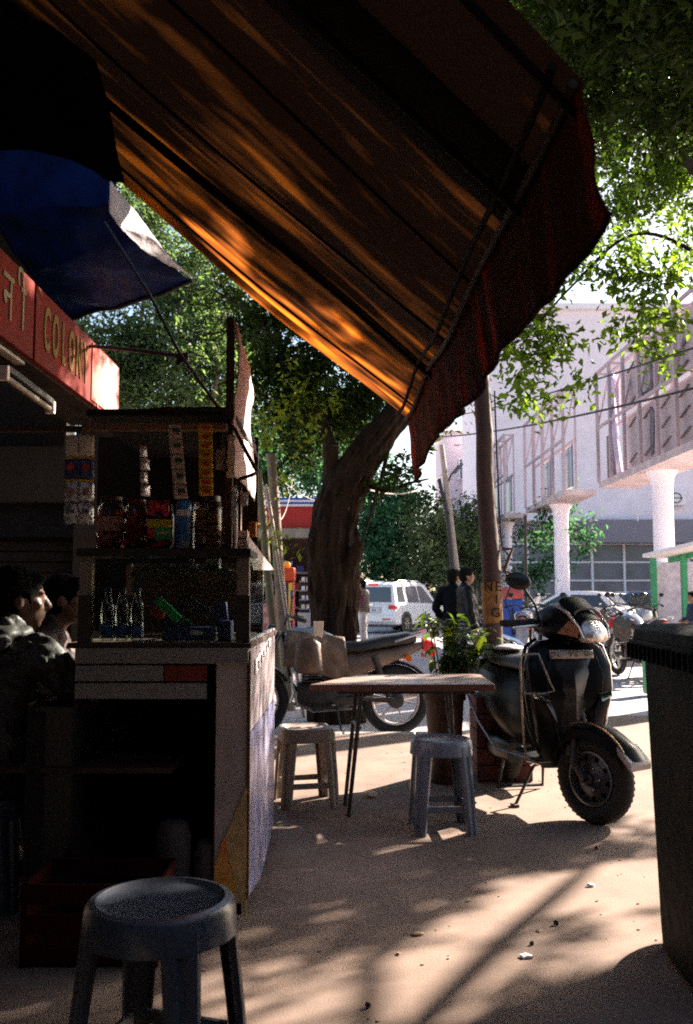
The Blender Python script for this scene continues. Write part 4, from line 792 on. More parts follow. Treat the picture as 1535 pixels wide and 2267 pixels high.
# ================================================================ STOOLS
def stool_parts(t, m, r=0.165, h=0.45, square=False):
    tp = r*0.9
    def rr(a, s):
        if not square: return V(cos(a)*s, sin(a)*s, 0)
        c, q = cos(a), sin(a); k = (abs(c)**5+abs(q)**5)**(-1/5); return V(c*k*s, q*k*s, 0)
    prof = [(0.02, h-0.012), (r*0.72, h-0.012), (r*0.8, h-0.008), (r*0.86, h), (r*0.95, h-0.004), (r, h-0.016), (r*1.02, h-0.06), (r*1.035, h-0.075), (r*1.0, h-0.075), (r*0.97, h-0.03), (r*0.8, h-0.025), (0.02, h-0.025)]
    rings = [[rr(2*pi*k/40, q)+V(0, 0, z) for k in range(40)] for q, z in prof]
    part('seat', B().loft(rings), m, t)
    for k in range(4):
        a = pi/4+k*pi/2; c, q = cos(a), sin(a); rad = V(c, q, 0); tan = V(-q, c, 0)
        rt = r*0.93*(1.18 if square else 1); rb = r*1.2*(1.12 if square else 1)
        def ring(z, R0, w_, dp):   # channel-shaped leg: V section with rounded lip ridges
            pr = [(-w_, -dp*.9), (-w_*1.08, 0), (-w_*.8, dp*.6), (-w_*.35, dp*.62), (-w_*.12, dp*.15), (w_*.12, dp*.15), (w_*.35, dp*.62), (w_*.8, dp*.6), (w_*1.08, 0), (w_, -dp*.9), (w_*.86, -dp*.9), (w_*.86, -dp*.1), (-w_*.86, -dp*.1), (-w_*.86, -dp*.9)]
            return [rad*(R0+y)+tan*x+V(0, 0, z) for x, y in pr]
        rings = [ring(h-0.03, rt, 0.043, 0.018), ring(h-0.12, rt+(rb-rt)*.2, 0.040, 0.018), ring(h*0.4, rt+(rb-rt)*.62, 0.036, 0.017), ring(0.0, rb, 0.032, 0.016)]
        part('leg', B().loft(rings), m, t)
    b = B()
    for k in range(4):
        a = pi/4+k*pi/2; R0 = r*1.1*(1.12 if square else 1); p0 = V(cos(a)*R0, sin(a)*R0, h*0.27); p1 = V(cos(a+pi/2)*R0, sin(a+pi/2)*R0, h*0.27)
        b.bar(p0+(p1-p0)*.1, p1-(p1-p0)*.1, 0.012, 0.03, up=(0, 0, 1))
    part('stretcher_ring', b, m, t)
gs = mat('grey_plastic', (0.05, 0.06, 0.078), 0.3, var=0.15, sc=8, bump=0.05)
ws = mat('dusty_beige_plastic', (0.28, 0.23, 0.19), 0.5, var=0.15, sc=8, bump=0.05)
gs2 = mat('bluish_grey_plastic', (0.12, 0.135, 0.165), 0.3, var=0.15, sc=8, bump=0.05)
c_ = P(357, 1972, 2.18)
t = thing('plastic_stool', 'dark grey round plastic stool in the left foreground before the kiosk', 'stool', (c_.x, c_.y, 0), R(-18)); stool_parts(t, gs, 0.172, 0.455)
g = G(686, 1745); t = thing('plastic_stool', 'dusty beige plastic stool between the kiosk side and the table leg', 'stool', (P(678, 1600, 5.2).x, 5.2, 0), R(14)); stool_parts(t, ws, 0.145, 0.42, True)
t = thing('plastic_stool', 'bluish grey square plastic stool under the right end of the table', 'stool', (P(978, 1640, 4.6).x, 4.62, 0), R(3)); stool_parts(t, gs2, 0.152, 0.445, False)
# ================================================================ TABLE
TZ = 0.69
tb = thing('wooden_table', 'narrow brown plank topped folding table with dark thin metal legs', 'table', (0.3, 5.05, 0))
tc_ = [P(686, 1512, 4.78), P(1096, 1503, 4.80), P(1062, 1487, 5.42), P(790, 1494, 5.36)]
tc_ = [V(q.x, q.y, TZ) for q in tc_]
tw_ = mat('table_top_wood', (0.33, 0.24, 0.2), 0.4, var=0.25, sc=6, bump=0.25, bsc=40, stretch=(0.2, 1, 1))
part('tabletop', B().prism([q-V(0, 0, 0.028) for q in tc_], (0, 0, 0.028)), tw_, tb, world=True, bevel=0.004)
part('front_edge', B().bar(tc_[0]+V(.005, -0.006, -0.018), tc_[1]+V(-.005, -0.006, -0.018), 0.01, 0.034, up=(0, 0, 1)), mat('red_brown_edge', (0.09, 0.03, 0.018), 0.5), tb, world=True)
part('apron_rail', B().bar((-0.05, 4.9, TZ-0.045), (0.68, 4.9, TZ-0.045), 0.02, 0.03), M_['dsteel'], tb, world=True)
part('apron_rail', B().bar((0.0, 5.25, TZ-0.045), (0.66, 5.25, TZ-0.045), 0.02, 0.03), M_['dsteel'], tb, world=True)
l0, l1 = G(772, 1808), G(764, 1783)
part('leg', B().tube([(0.08, 4.9, TZ-0.04), V(l0.x, l0.y, 0)], [0.013, 0.011], 10), M_['dsteel'], tb, world=True)
part('leg', B().tube([(0.06, 5.25, TZ-0.04), V(l1.x+0.0, l1.y+0.0, 0)], [0.013, 0.011], 10), M_['dsteel'], tb, world=True)
part('leg', B().tube([(0.55, 4.9, TZ-0.04), (0.585, 4.95, 0)], 0.012, 10), M_['dsteel'], tb, world=True)
part('leg', B().tube([(0.56, 5.25, TZ-0.04), (0.64, 5.2, 0)], 0.012, 10), M_['dsteel'], tb, world=True)
part('cross_brace', B().tube([(0.07, 4.9, 0.45), (0.04, 5.15, 0.45)], 0.009, 8), M_['dsteel'], tb, world=True)
part('cross_brace', B().tube([(0.56, 4.92, 0.4), (0.58, 5.22, 0.4)], 0.009, 8), M_['dsteel'], tb, world=True)
# table leg pipe at the far left
q = G(18, 1868); t = thing('side_table', 'pale enamelled table leg and dark top edge at the left border', 'table', (q.x, q.y, 0))
part('leg', B().tube([(0, 0, 0), (-0.005, 0, 0.33)], 0.017, 12), M_['white'], t); part('leg', B().tube([(-0.005, 0, 0.37), (-0.015, 0, 0.72)], 0.015, 12), M_['white'], t)
part('foot_flange', B().lathe([(0.035, 0), (0.034, 0.012), (0.018, 0.05)], n=14), M_['white'], t); part('collar', B().lathe([(0.02, 0.325), (0.022, 0.33), (0.022, 0.37), (0.02, 0.375)], (-0.006, 0, 0), 14), M_['black'], t)
part('tabletop', B().box((-0.42, 0.1, 0.735), (0.86, 0.5, 0.025)), M_['dwood'], t, bevel=0.004)
part('leg', B().tube([(-0.8, 0.2, 0), (-0.8, 0.2, 0.72)], 0.015, 10), M_['white'], t)
# ================================================================ PLANTER
pp = thing('flower_pot', 'tall dark red flared flower pot with a leafy plant behind the table', 'potted plant', (P(985, 1600, 5.75).x, 5.75, 0))
part('pot', B().lathe([(0.085, 0), (0.09, 0.01), (0.12, 0.5), (0.132, 0.505), (0.134, 0.56), (0.122, 0.562), (0.118, 0.52), (0.02, 0.51)], n=28), mat('maroon_pot', (0.03, 0.008, 0.006), 0.6, var=0.25), pp)
part('soil', B().lathe([(0.116, 0.515), (0.01, 0.53)], n=20), M_['dwood'], pp)
rr = random.Random(12)
stems = []
for k in range(17):
    a = rr.uniform(0, 2*pi); tip = V(rr.uniform(-0.12, 0.36), rr.uniform(-0.12, 0.2), rr.uniform(0.72, 1.06)+0.06*(k == 0)); p0 = V(0.04*cos(a), 0.04*sin(a), 0.52)
    md = p0.lerp(tip, 0.5)+V(0, 0, 0.06); pth = [p0, p0.lerp(md, .5)+V(0, 0, .02), md, md.lerp(tip, .5)+V(0, 0, 0.02), tip]; stems.append(pth)
    part('stem', B().tube(pth, [0.006, 0.005, 0.0045, 0.004, 0.003], 6), mat('stem_green', (0.06, 0.07, 0.02), 0.6), pp)
def bigleaf(p, d, L, W):
    d = d.normalized(); sd_ = d.cross(V(0, 0, 1)).normalized() if abs(d.z) < 0.95 else V(1, 0, 0); up = sd_.cross(d)
    vs = []; 
    for i, (t_, w_) in enumerate(((0, 0.05), (0.25, 0.8), (0.5, 1), (0.78, 0.65), (1, 0.02))):
        c = p + d*L*t_ + V(0, 0, -L*0.35*t_*t_); vs += [c - sd_*W*w_/2 + up*W*w_*0.15, c, c + sd_*W*w_/2 + up*W*w_*0.15]
    fs = []
    for i in range(4): fs += [(i*3, i*3+1, i*3+4, i*3+3), (i*3+1, i*3+2, i*3+5, i*3+4)]
    return B().add(vs, fs)
lm = mat('plant_leaf', (0.03, 0.055, 0.010), 0.35, var=0.3, sc=8, bump=0, transl=0.45, tcol=(0.10, 0.17, 0.01)); lm2 = mat('plant_leaf_bright', (0.12, 0.2, 0.02), 0.35, var=0.2, sc=8, bump=0, transl=0.6, tcol=(0.5, 0.62, 0.04))
for pth in stems:
    for k in range(19):
        t_ = rr.uniform(0.18, 1)**0.8*4; i = min(int(t_), 3); p = pth[i].lerp(pth[i+1], t_-i); dr = V(rr.gauss(0, 1), rr.gauss(0, 1), rr.uniform(-0.5, 0.8)); L = rr.uniform(0.06, 0.115)
        part('leaf', bigleaf(p, dr, L, L*0.45), lm2 if rr.random() < 0.13 else lm, pp)
for px, py, dx, dz, L in ((1003, 1440, -0.2, 1.0, 0.24), (985, 1425, 0.7, 0.7, 0.2), (1062, 1420, 0.3, 0.5, 0.12), (1040, 1400, 0.9, 0.5, 0.13), (1100, 1412, 0.8, -0.1, 0.06), (1010, 1490, -0.1, 1, 0.26), (1000, 1470, -0.7, 0.7, 0.16)):
    q = P(px, py, 5.8)-V(*pp.location); part('leaf', bigleaf(q, V(dx, -0.1, dz), L, L*0.28), lm2, pp, label='long bright blade leaf')
part('flower', B().ball(P(1047, 1420, 5.75)-V(*pp.location), (0.012, 0.01, 0.009)), mat('pink_flower', (0.7, 0.4, 0.42), 0.5), pp)
# ================================================================ WHEELIE BIN
bn = thing('garbage_bin', 'tall dark green wheeled garbage bin with a ribbed lid rim at the right edge', 'garbage bin', (P(1435, 1430, 2.75).x+0.385, 2.8, 0), R(-3))
gb = mat('dark_green_warm_glow', (0.0035, 0.006, 0.0035), 0.7, var=0.5, sc=3, bump=0.3, bsc=18, col2=(0.045, 0.024, 0.008), c2=0.62, spec=0.08)  # brown patches paint a warm glow into the bin colour
def rr4(w_, d_, z, ch=0.04): return [V(x, y, z) for x, y in ((-w_+ch, -d_), (w_-ch, -d_), (w_, -d_+ch), (w_, d_-ch), (w_-ch, d_), (-w_+ch, d_), (-w_, d_-ch), (-w_, -d_+ch))]
part('bin_body', B().loft([rr4(0.288, 0.25, 0.02), rr4(0.29, 0.26, 0.10), rr4(0.30, 0.32, 0.9), rr4(0.30, 0.32, 0.965)]), gb, bn, bevel=0.008)
part('rim', B().loft([rr4(0.31, 0.335, 0.94), rr4(0.335, 0.365, 0.955), rr4(0.34, 0.37, 1.0), rr4(0.32, 0.34, 1.005)]), gb, bn, bevel=0.005)
for k in range(24): part('rim_rib', B().box((-0.32+k*0.0278, -0.371, 0.965), (0.006, 0.014, 0.05)), gb, bn)
for k in range(14): part('rim_rib', B().box((-0.341, -0.33+k*0.05, 0.965), (0.014, 0.006, 0.05)), gb, bn)
part('lid', B().loft([rr4(0.33, 0.355, 1.0), rr4(0.325, 0.35, 1.035), rr4(0.30, 0.31, 1.055), rr4(0.12, 0.13, 1.062)]), gb, bn, bevel=0.006)
part('lid_hump', B().box((0.06, -0.05, 1.08), (0.26, 0.3, 0.06), taper=0.75), gb, bn, bevel=0.02)
part('lid_handle', B().tube([(-0.2, -0.36, 1.02), (-0.2, -0.41, 1.03), (0.2, -0.41, 1.03), (0.2, -0.36, 1.02)], 0.014, 8), gb, bn)
for s_ in (-1, 1): part('side_rib', B().bar((s_*0.2, -0.328, 0.9), (s_*0.17, -0.268, 0.12), 0.03, 0.02), gb, bn)
part('corner_web', B().prism([(-0.30, -0.33, 0.94), (-0.27, -0.31, 0.78), (-0.24, -0.34, 0.94)], (0.02, -0.02, 0)), gb, bn)
for s_ in (-1, 1): w_ = part('wheel', B().lathe([(0.03, -0.02), (0.1, -0.022), (0.1, 0.022), (0.03, 0.02)], (s_*0.20, 0.29, 0.1), 24, 'X'), M_['rubber'], bn)
text('lettering', 'NDMC', 0.09, (0.02, -0.31, 0.66), (1, 0, 0), (0, 0.08, 1), mat('faded_lettering', (0.05, 0.045, 0.03)), bn, 0.002, world=False) if False else None
q = G(1445, 1500, -.14); solo('green_box', B().box((P(1438, 1450, 12).x, 12, 0.1), (0.14, 0.2, 0.45)), M_['green'], 'small green box on the roadside seen left of the garbage bin', 'box', bevel=0.01)
# ================================================================ SCOOTER  (local: +X forward, +Y its left)
sc = thing('parked_scooter', 'black motor scooter on its stand with the handlebar turned, parked beside the pole', 'scooter', (1.185, 4.72, 0), R(-80))
PB, RB = M_['paintb'], M_['rubber']
FWX = 0.02                                    # front wheel axle, rear at -1.11
def sup(w_, d_, z, x0, n=20, e=2.6, front=1.0):
    r_ = []
    for k in range(n):
        a = 2*pi*k/n; c, s_ = cos(a), sin(a); x = (abs(c)**(2/e))*(1 if c > 0 else -1)*d_*(front if c > 0 else 1); y = (abs(s_)**(2/e))*(1 if s_ > 0 else -1)*w_
        r_.append(V(x0+x, y, z))
    return r_
# legshield / apron
part('apron', B().loft([sup(0.11, 0.03, 0.24, -0.24, e=3.5), sup(0.145, 0.04, 0.34, -0.19, e=3.5), sup(0.18, 0.05, 0.47, -0.13, e=3.5), sup(0.225, 0.05, 0.64, -0.10, e=3.5), sup(0.235, 0.045, 0.78, -0.12, e=3.5), sup(0.205, 0.04, 0.87, -0.15, e=3.5), sup(0.15, 0.035, 0.91, -0.17, e=3.5), sup(0.06, 0.03, 0.92, -0.175, e=3)]), PB, sc)
part('apron_beak', B().loft([[V(-0.09, -w0, z), V(x0, 0, z), V(-0.09, w0, z), V(-0.12, 0, z)] for z, w0, x0 in ((0.40, 0.03, -0.055), (0.5, 0.085, -0.025), (0.66, 0.12, -0.02), (0.78, 0.13, -0.045), (0.84, 0.10, -0.075))]), mat('dark_grey_paint', (0.012, 0.012, 0.014), 0.3, bump=0, coat=0.2), sc)
for s_ in (-1, 1):
    part('indicator', B().loft([[V(-0.03-0.05*v, s_*(0.14+0.075*u), 0.60+0.05*v) for u, v in ((0, 0), (1, 0.5), (1, 1.4), (0, 1))], [V(-0.01-0.05*v, s_*(0.14+0.07*u), 0.60+0.05*v) for u, v in ((0, 0.1), (1, 0.6), (1, 1.2), (0, 0.9))]]), M_['chrome'], sc)
    part('apron_edge_trim', B().tube([(-0.17, s_*0.15, 0.33), (-0.15, s_*0.215, 0.48), (-0.14, s_*0.247, 0.66), (-0.15, s_*0.245, 0.78), (-0.17, s_*0.215, 0.88), (-0.19, s_*0.15, 0.92)], 0.010, 8), M_['chrome'] if s_ > 0 else PB, sc)
for s_ in (-1, 1):
    part('panel_seam', B().tube([(-0.045, s_*0.12, 0.84), (-0.03, s_*0.155, 0.74), (-0.035, s_*0.14, 0.6), (-0.06, s_*0.09, 0.45), (-0.10, s_*0.05, 0.36)], 0.003, 5), M_['rubber'], sc)
    part('apron_vent', B().prism([(-0.035, s_*0.10, 0.50), (-0.03, s_*0.16, 0.60), (-0.045, s_*0.15, 0.63), (-0.045, s_*0.11, 0.56)], (-0.02, 0, 0)), M_['black'], sc)
part('horn_grille', B().box((-0.05, 0, 0.36), (0.03, 0.09, 0.05)), M_['dsteel'], sc, bevel=0.006)
# number plate across the top of the apron
def plate_c(u): a = (u-0.5)*1.25; return V(-0.115+0.055*cos(a*1.3), 0.205*sin(a)*1.0, 0.845)
b = B().grid(lambda u, v: plate_c(u)+V(0.012-0.012*v, 0, -0.022+0.044*v), 14, 3)
np_ = part('number_plate', b, mat('plate_white', (0.42, 0.38, 0.33), 0.5), sc, solid=0.003)
for k, ch in enumerate('DL 9S BW'):
    if ch == ' ': continue
    u = 0.1+k*0.115; q = plate_c(u); nx = V(cos((u-.5)*1.4), sin((u-.5)*1.4), 0); rt = V(0, 0, 1).cross(nx)
    text('character', ch, 0.038, q+nx*0.012, rt, (0, 0, 1), M_['black'], np_, 0.001, world=False)
# body, floor, tail
part('floorboard', B().loft([rr4(0.17, 0.17, 0.27), rr4(0.175, 0.18, 0.30)], True).xf(Matrix.Translation((-0.36, 0, 0))), M_['black'], sc, bevel=0.01)
def sec(x, w0, w1, z0, z1, n=20):
    r_ = []
    for k in range(n):
        a = 2*pi*k/n; zz = (z0+z1)/2 + (z1-z0)/2*sin(a)*(abs(sin(a))**-0.25 if abs(sin(a)) > .01 else 1); t_ = (zz-z0)/(z1-z0); ww = w0+(w1-w0)*t_
        r_.append(V(x, ww*cos(a)*(abs(cos(a))**-0.3 if abs(cos(a)) > .01 else 1), zz))
    return r_
part('rear_body', B().loft([sec(-0.50, 0.11, 0.09, 0.3, 0.68), sec(-0.60, 0.15, 0.115, 0.28, 0.72), sec(-0.80, 0.175, 0.14, 0.32, 0.74), sec(-1.05, 0.18, 0.14, 0.40, 0.75), sec(-1.30, 0.14, 0.115, 0.52, 0.76), sec(-1.46, 0.08, 0.07, 0.58, 0.73)]), PB, sc)
part('seat', B().loft([sec(-0.50, 0.07, 0.06, 0.70, 0.755), sec(-0.6, 0.12, 0.1, 0.715, 0.80), sec(-0.85, 0.145, 0.13, 0.72, 0.80), sec(-1.1, 0.14, 0.125, 0.735, 0.83), sec(-1.3, 0.11, 0.1, 0.74, 0.84), sec(-1.36, 0.08, 0.07, 0.745, 0.80)]), mat('seat_vinyl', (0.02, 0.018, 0.018), 0.4, bump=0.2, bsc=80), sc)
part('seat_pale_patch', B().ball((-1.0, -0.02, 0.83), (0.17, 0.10, 0.02)), mat('pale_seat_patch', (0.55, 0.5, 0.5), 0.35), sc, label='pale shiny patch on the seat')  # flat pale patch lying on the seat
part('grab_rail', B().tube([(-1.1, -0.16, 0.80), (-1.3, -0.17, 0.85), (-1.45, -0.12, 0.88), (-1.49, 0, 0.885), (-1.45, 0.12, 0.88), (-1.3, 0.17, 0.85), (-1.1, 0.16, 0.80)], 0.013, 8), M_['chrome'], sc)
part('tail_light', B().ball((-1.46, 0, 0.68), (0.03, 0.08, 0.035)), M_['tail'], sc)
part('rear_mudguard', B().bar((-1.42, 0, 0.56), (-1.52, 0, 0.33), 0.15, 0.012, up=(0, 1, 0)), M_['black'], sc)
part('engine_case', B().loft([sec(-0.7, 0.03, 0.03, 0.18, 0.30), sec(-0.9, 0.045, 0.04, 0.17, 0.31), sec(-1.15, 0.045, 0.04, 0.17, 0.31), sec(-1.25, 0.03, 0.03, 0.2, 0.28)]).xf(Matrix.Translation((0, -0.10, 0))), M_['black'], sc)
part('exhaust', B().tube([(-0.8, 0.14, 0.2), (-1.0, 0.17, 0.22), (-1.4, 0.18, 0.28)], [0.03, 0.045, 0.04], 12), M_['dsteel'], sc)
def wheelparts(parent, cx, ang=0, R_=0.225, tw=0.052, M=None):
    T = M or Matrix.Identity(4)
    ty = part('tyre', B().torus((cx, 0, R_), R_-tw*0.9, tw*0.95, 'Y', 44, 14, sx=1.05).xf(T), RB, parent)
    kn = B()
    for k in range(44):
        a = 2*pi*k/44
        for s_ in (-1, 1):
            q = V(cx+(R_-0.0075)*cos(a+0.03*s_), s_*0.02, R_+(R_-0.0075)*sin(a+0.03*s_)); kn.box(q, (0.004, 0.026, 0.02), Matrix.Rotation(-a, 3, 'Y') @ Matrix.Rotation(s_*0.5, 3, 'X'))
    part('tread', kn.xf(T), RB, ty, kind='stuff')
    part('rim', B().lathe([(0.126, -0.04), (0.137, -0.038), (0.137, 0.038), (0.126, 0.04), (0.118, 0.02), (0.118, -0.02)], (cx, 0, R_), 32, 'Y').xf(T), mat('rim_grey', (0.16, 0.165, 0.17), 0.35, 0.7, bump=0.05), parent)
    dsk = B()
    n_ = 9
    for k in range(n_):        # pressed disc with slots between webs
        a0 = 2*pi*k/n_; a1 = a0+2*pi/n_*0.62; seg = [V(cx+r*cos(a), y, R_+r*sin(a)) for r, y, a in ((0.085, 0.022, a0), (0.085, 0.022, a1), (0.121, 0.012, a1+.03), (0.121, 0.012, a0-.03))]
        dsk.prism(seg, (0, -0.006, 0)); dsk.prism([V(q.x, -q.y, q.z) for q in seg], (0, 0.006, 0))
    for s_ in (-1, 1): dsk.lathe([(0.03, 0.0), (0.034, s_*0.045), (0.05, s_*0.03), (0.088, s_*0.024), (0.088, s_*0.016), (0.03, s_*0.01)], (cx, 0, R_), 28, 'Y')
    part('wheel_disc', dsk.xf(T), mat('wheel_disc_grey', (0.06, 0.062, 0.07), 0.35, 0.6, bump=0.05), parent)
    nb = B()
    for k in range(5): nb.ball((cx+0.055*cos(k*2*pi/5), -0.034, R_+0.055*sin(k*2*pi/5)), 0.007, 8, 5).ball((cx+0.055*cos(k*2*pi/5), 0.034, R_+0.055*sin(k*2*pi/5)), 0.007, 8, 5)
    part('wheel_nuts', nb.xf(T), M_['steel'], parent); part('hub', B().lathe([(0.02, -0.07), (0.03, -0.06), (0.03, 0.06), (0.02, 0.07)], (cx, 0, R_), 16, 'Y').xf(T), M_['dsteel'], parent)
wheelparts(sc, -1.11)
ST = Matrix.Translation((-0.16, 0, 0)) @ Matrix.Rotation(R(26), 4, 'Z') @ Matrix.Translation((0.16, 0, 0))      # steering turned to its left
wheelparts(sc, FWX, M=ST)
def sp_(name, b, m, **k): return part(name, b.xf(ST), m, sc, **k)
fd = []
for k in range(13):
    a = R(24)+R(136)*k/12; r_ = 0.262+0.01*(k < 2)+0.02*max(0, (3-k)/3); ww = 0.075+0.012*sin(pi*k/12); cxw, czw = FWX, 0.225
    c = V(cxw+r_*cos(a), 0, czw+r_*sin(a)); rad = V(cos(a), 0, sin(a))
    fd.append([c+rad*(-0.055)+V(0, -ww, 0), c+rad*(-0.012)+V(0, -ww*.98, 0), c+rad*0.006+V(0, -ww*.7, 0), c+rad*0.014, c+rad*0.006+V(0, ww*.7, 0), c+rad*(-0.012)+V(0, ww*.98, 0), c+rad*(-0.055)+V(0, ww, 0), c+rad*(-0.055)+V(0, ww*.9, 0), c+rad*(-0.016)+V(0, ww*.88, 0), c+rad*0.003, c+rad*(-0.016)+V(0, -ww*.88, 0), c+rad*(-0.055)+V(0, -ww*.9, 0)])
sp_('front_mudguard', B().loft(fd), PB)
sp_('mudguard_tip_guard', B().loft([[V(0.22+0.03*u, -0.085, 0.42-0.03*u), V(0.22+0.03*u, 0.085, 0.42-0.03*u), V(0.22+0.03*u, 0.085, 0.38-0.03*u), V(0.22+0.03*u, -0.085, 0.38-0.03*u)] for u in (0, 0.5, 1.2, 2.2, 2.7)]), mat('plastic_bumper', (0.35, 0.29, 0.26), 0.4), bevel=0.01)
sp_('mudguard_trim', B().tube([V(FWX+0.285*cos(a), -0.07, 0.225+0.285*sin(a)) for a in np.linspace(R(35), R(165), 14)], 0.006, 6), mat('brass_trim', (0.35, 0.24, 0.14), 0.3, 0.8))
for s_ in (-1, 1):
    sp_('fork_link', B().tube([(FWX, s_*0.075, 0.225), (FWX-0.07, s_*0.08, 0.30), (-0.06, s_*0.06, 0.42)], [0.02, 0.018, 0.016], 8), M_['dsteel'])
sp_('steering_column', B().tube([(-0.04, 0, 0.42), (-0.16, 0, 0.92)], 0.03, 10), M_['black'])
# head: cowl with lamp, loft along X
def hs(x, w_, z0, z1, n=20): return sec(x, w_, w_*0.82, z0, z1, n)
sp_('handlebar_cowl', B().loft([hs(-0.32, 0.05, 0.97, 1.03), hs(-0.29, 0.10, 0.935, 1.075), hs(-0.2, 0.135, 0.91, 1.11), hs(-0.1, 0.135, 0.905, 1.11), hs(-0.02, 0.125, 0.905, 1.07), hs(0.03, 0.11, 0.91, 1.03)]), PB)
sp_('windscreen', B().loft([[V(-0.10+0.09*u, 0.11*cos(a)*(1-0.12*u), 1.115-0.06*u+0.03*sin(a)) for a in np.linspace(0, pi, 9)] + [V(-0.10+0.09*u, 0.10*cos(a)*(1-0.12*u), 1.105-0.06*u+0.03*sin(a)) for a in np.linspace(pi, 0, 9)] for u in (0, 0.5, 1)]), M_['paintb'])
sp_('headlight', B().loft([sec(0.0, 0.112, 0.09, 0.908, 1.045), sec(0.035, 0.108, 0.085, 0.905, 1.02), sec(0.065, 0.09, 0.065, 0.91, 0.99), sec(0.082, 0.05, 0.04, 0.925, 0.965)]), mat('headlight_lens', (0.62, 0.56, 0.52), 0.12, 0.5, var=0.35, sc=22, bump=0.4, bsc=30))
for s_ in (-1, 1):
    sp_('lamp_side_indicator', B().loft([[V(x, s_*(0.118-0.012*i), z) for x, z in ((-0.1+0.0*i, 0.955), (0.03-0.01*i, 0.935), (0.04-0.01*i, 0.985), (-0.02, 1.02))] for i in (-0.6, 0.4)]), mat('smoked_amber', (0.30, 0.12, 0.06), 0.15, var=0.5, sc=30, bump=0.2))
    sp_('cowl_trim', B().tube([(-0.12, s_*0.115, 1.10), (-0.03, s_*0.122, 1.06), (0.03, s_*0.118, 0.99), (0.05, s_*0.10, 0.93)], 0.008, 6), mat('silver_trim', (0.5, 0.42, 0.38), 0.3, 0.6))
    sp_('handlebar', B().tube([(-0.2, s_*0.1, 1.0), (-0.24, s_*0.2, 1.005)], 0.016, 10), M_['dsteel'])
    sp_('grip', B().tube([(-0.24, s_*0.2, 1.005), (-0.275, s_*0.335, 1.005)], 0.02, 12), M_['rubber'])
    sp_('grip_end', B().tube([(-0.275, s_*0.335, 1.005), (-0.279, s_*0.35, 1.005)], 0.017, 12), M_['rubber'])
    sp_('brake_lever', B().tube([(-0.19, s_*0.15, 1.0), (-0.17, s_*0.2, 0.995), (-0.21, s_*0.33, 0.985)], [0.008, 0.007, 0.006], 6), M_['steel'])
    sp_('switch_pod', B().box((-0.225, s_*0.165, 1.005), (0.06, 0.06, 0.05)), M_['black'], bevel=0.01)
    st_ = [V(-0.2, s_*0.15, 1.02), V(-0.205, s_*0.17, 1.10), V(-0.22, s_*0.24, 1.19)]
    if s_ > 0: continue
    mr_ = sp_('mirror_stem', B().tube(st_, 0.007, 8), M_['black'])
    part('mirror_housing', B().ball((0, 0, 0), (0.018, 0.068, 0.046), 20, 12).xf(ST @ Matrix.Translation((-0.225, s_*0.275, 1.225)) @ Matrix.Rotation(R(-40), 4, 'Z') @ Matrix.Rotation(R(-12), 4, 'X')), M_['black'], sc)
# crash guard: loop beside the legshield, right side of the scooter (viewer's left)
gd = mat('old_chrome_guard', (0.4, 0.33, 0.26), 0.35, 0.8, var=0.4, sc=20)
for s_ in (-1,):
    part('crash_guard', B().tube([(-0.22, s_*0.13, 0.26), (-0.13, s_*0.235, 0.30), (-0.09, s_*0.262, 0.4), (-0.09, s_*0.27, 0.6), (-0.095, s_*0.272, 0.80), (-0.09, s_*0.262, 0.845), (-0.06, s_*0.20, 0.85)], 0.006, 8), gd, sc)
    part('crash_guard', B().tube([(-0.085, s_*0.262, 0.84), (-0.05, s_*0.19, 0.85), (-0.02, s_*0.14, 0.70), (-0.02, s_*0.12, 0.665), (-0.04, s_*0.16, 0.65), (-0.085, s_*0.262, 0.645)], 0.0055, 8), gd, sc)
part('foot_guard', B().tube([(-0.2, -0.16, 0.28), (-0.5, -0.27, 0.3), (-0.75, -0.29, 0.42), (-1.05, -0.29, 0.62), (-1.2, -0.2, 0.72)], 0.007, 8), mat('dull_guard', (0.25, 0.25, 0.27), 0.3, 0.9), sc)
part('side_stand', B().tube([(-0.45, 0.1, 0.26), (-0.5, -0.05, 0.2), (-0.42, -0.19, 0.012)], 0.009, 8), M_['dsteel'], sc)
part('stand_foot', B().box((-0.42, -0.195, 0.008), (0.06, 0.035, 0.016)), M_['rust'], sc, bevel=0.004)
part('centre_stand', B().tube([(-0.78, -0.12, 0.22), (-0.85, -0.14, 0.02), (-0.85, 0.14, 0.02), (-0.78, 0.12, 0.22)], 0.011, 8), M_['dsteel'], sc)
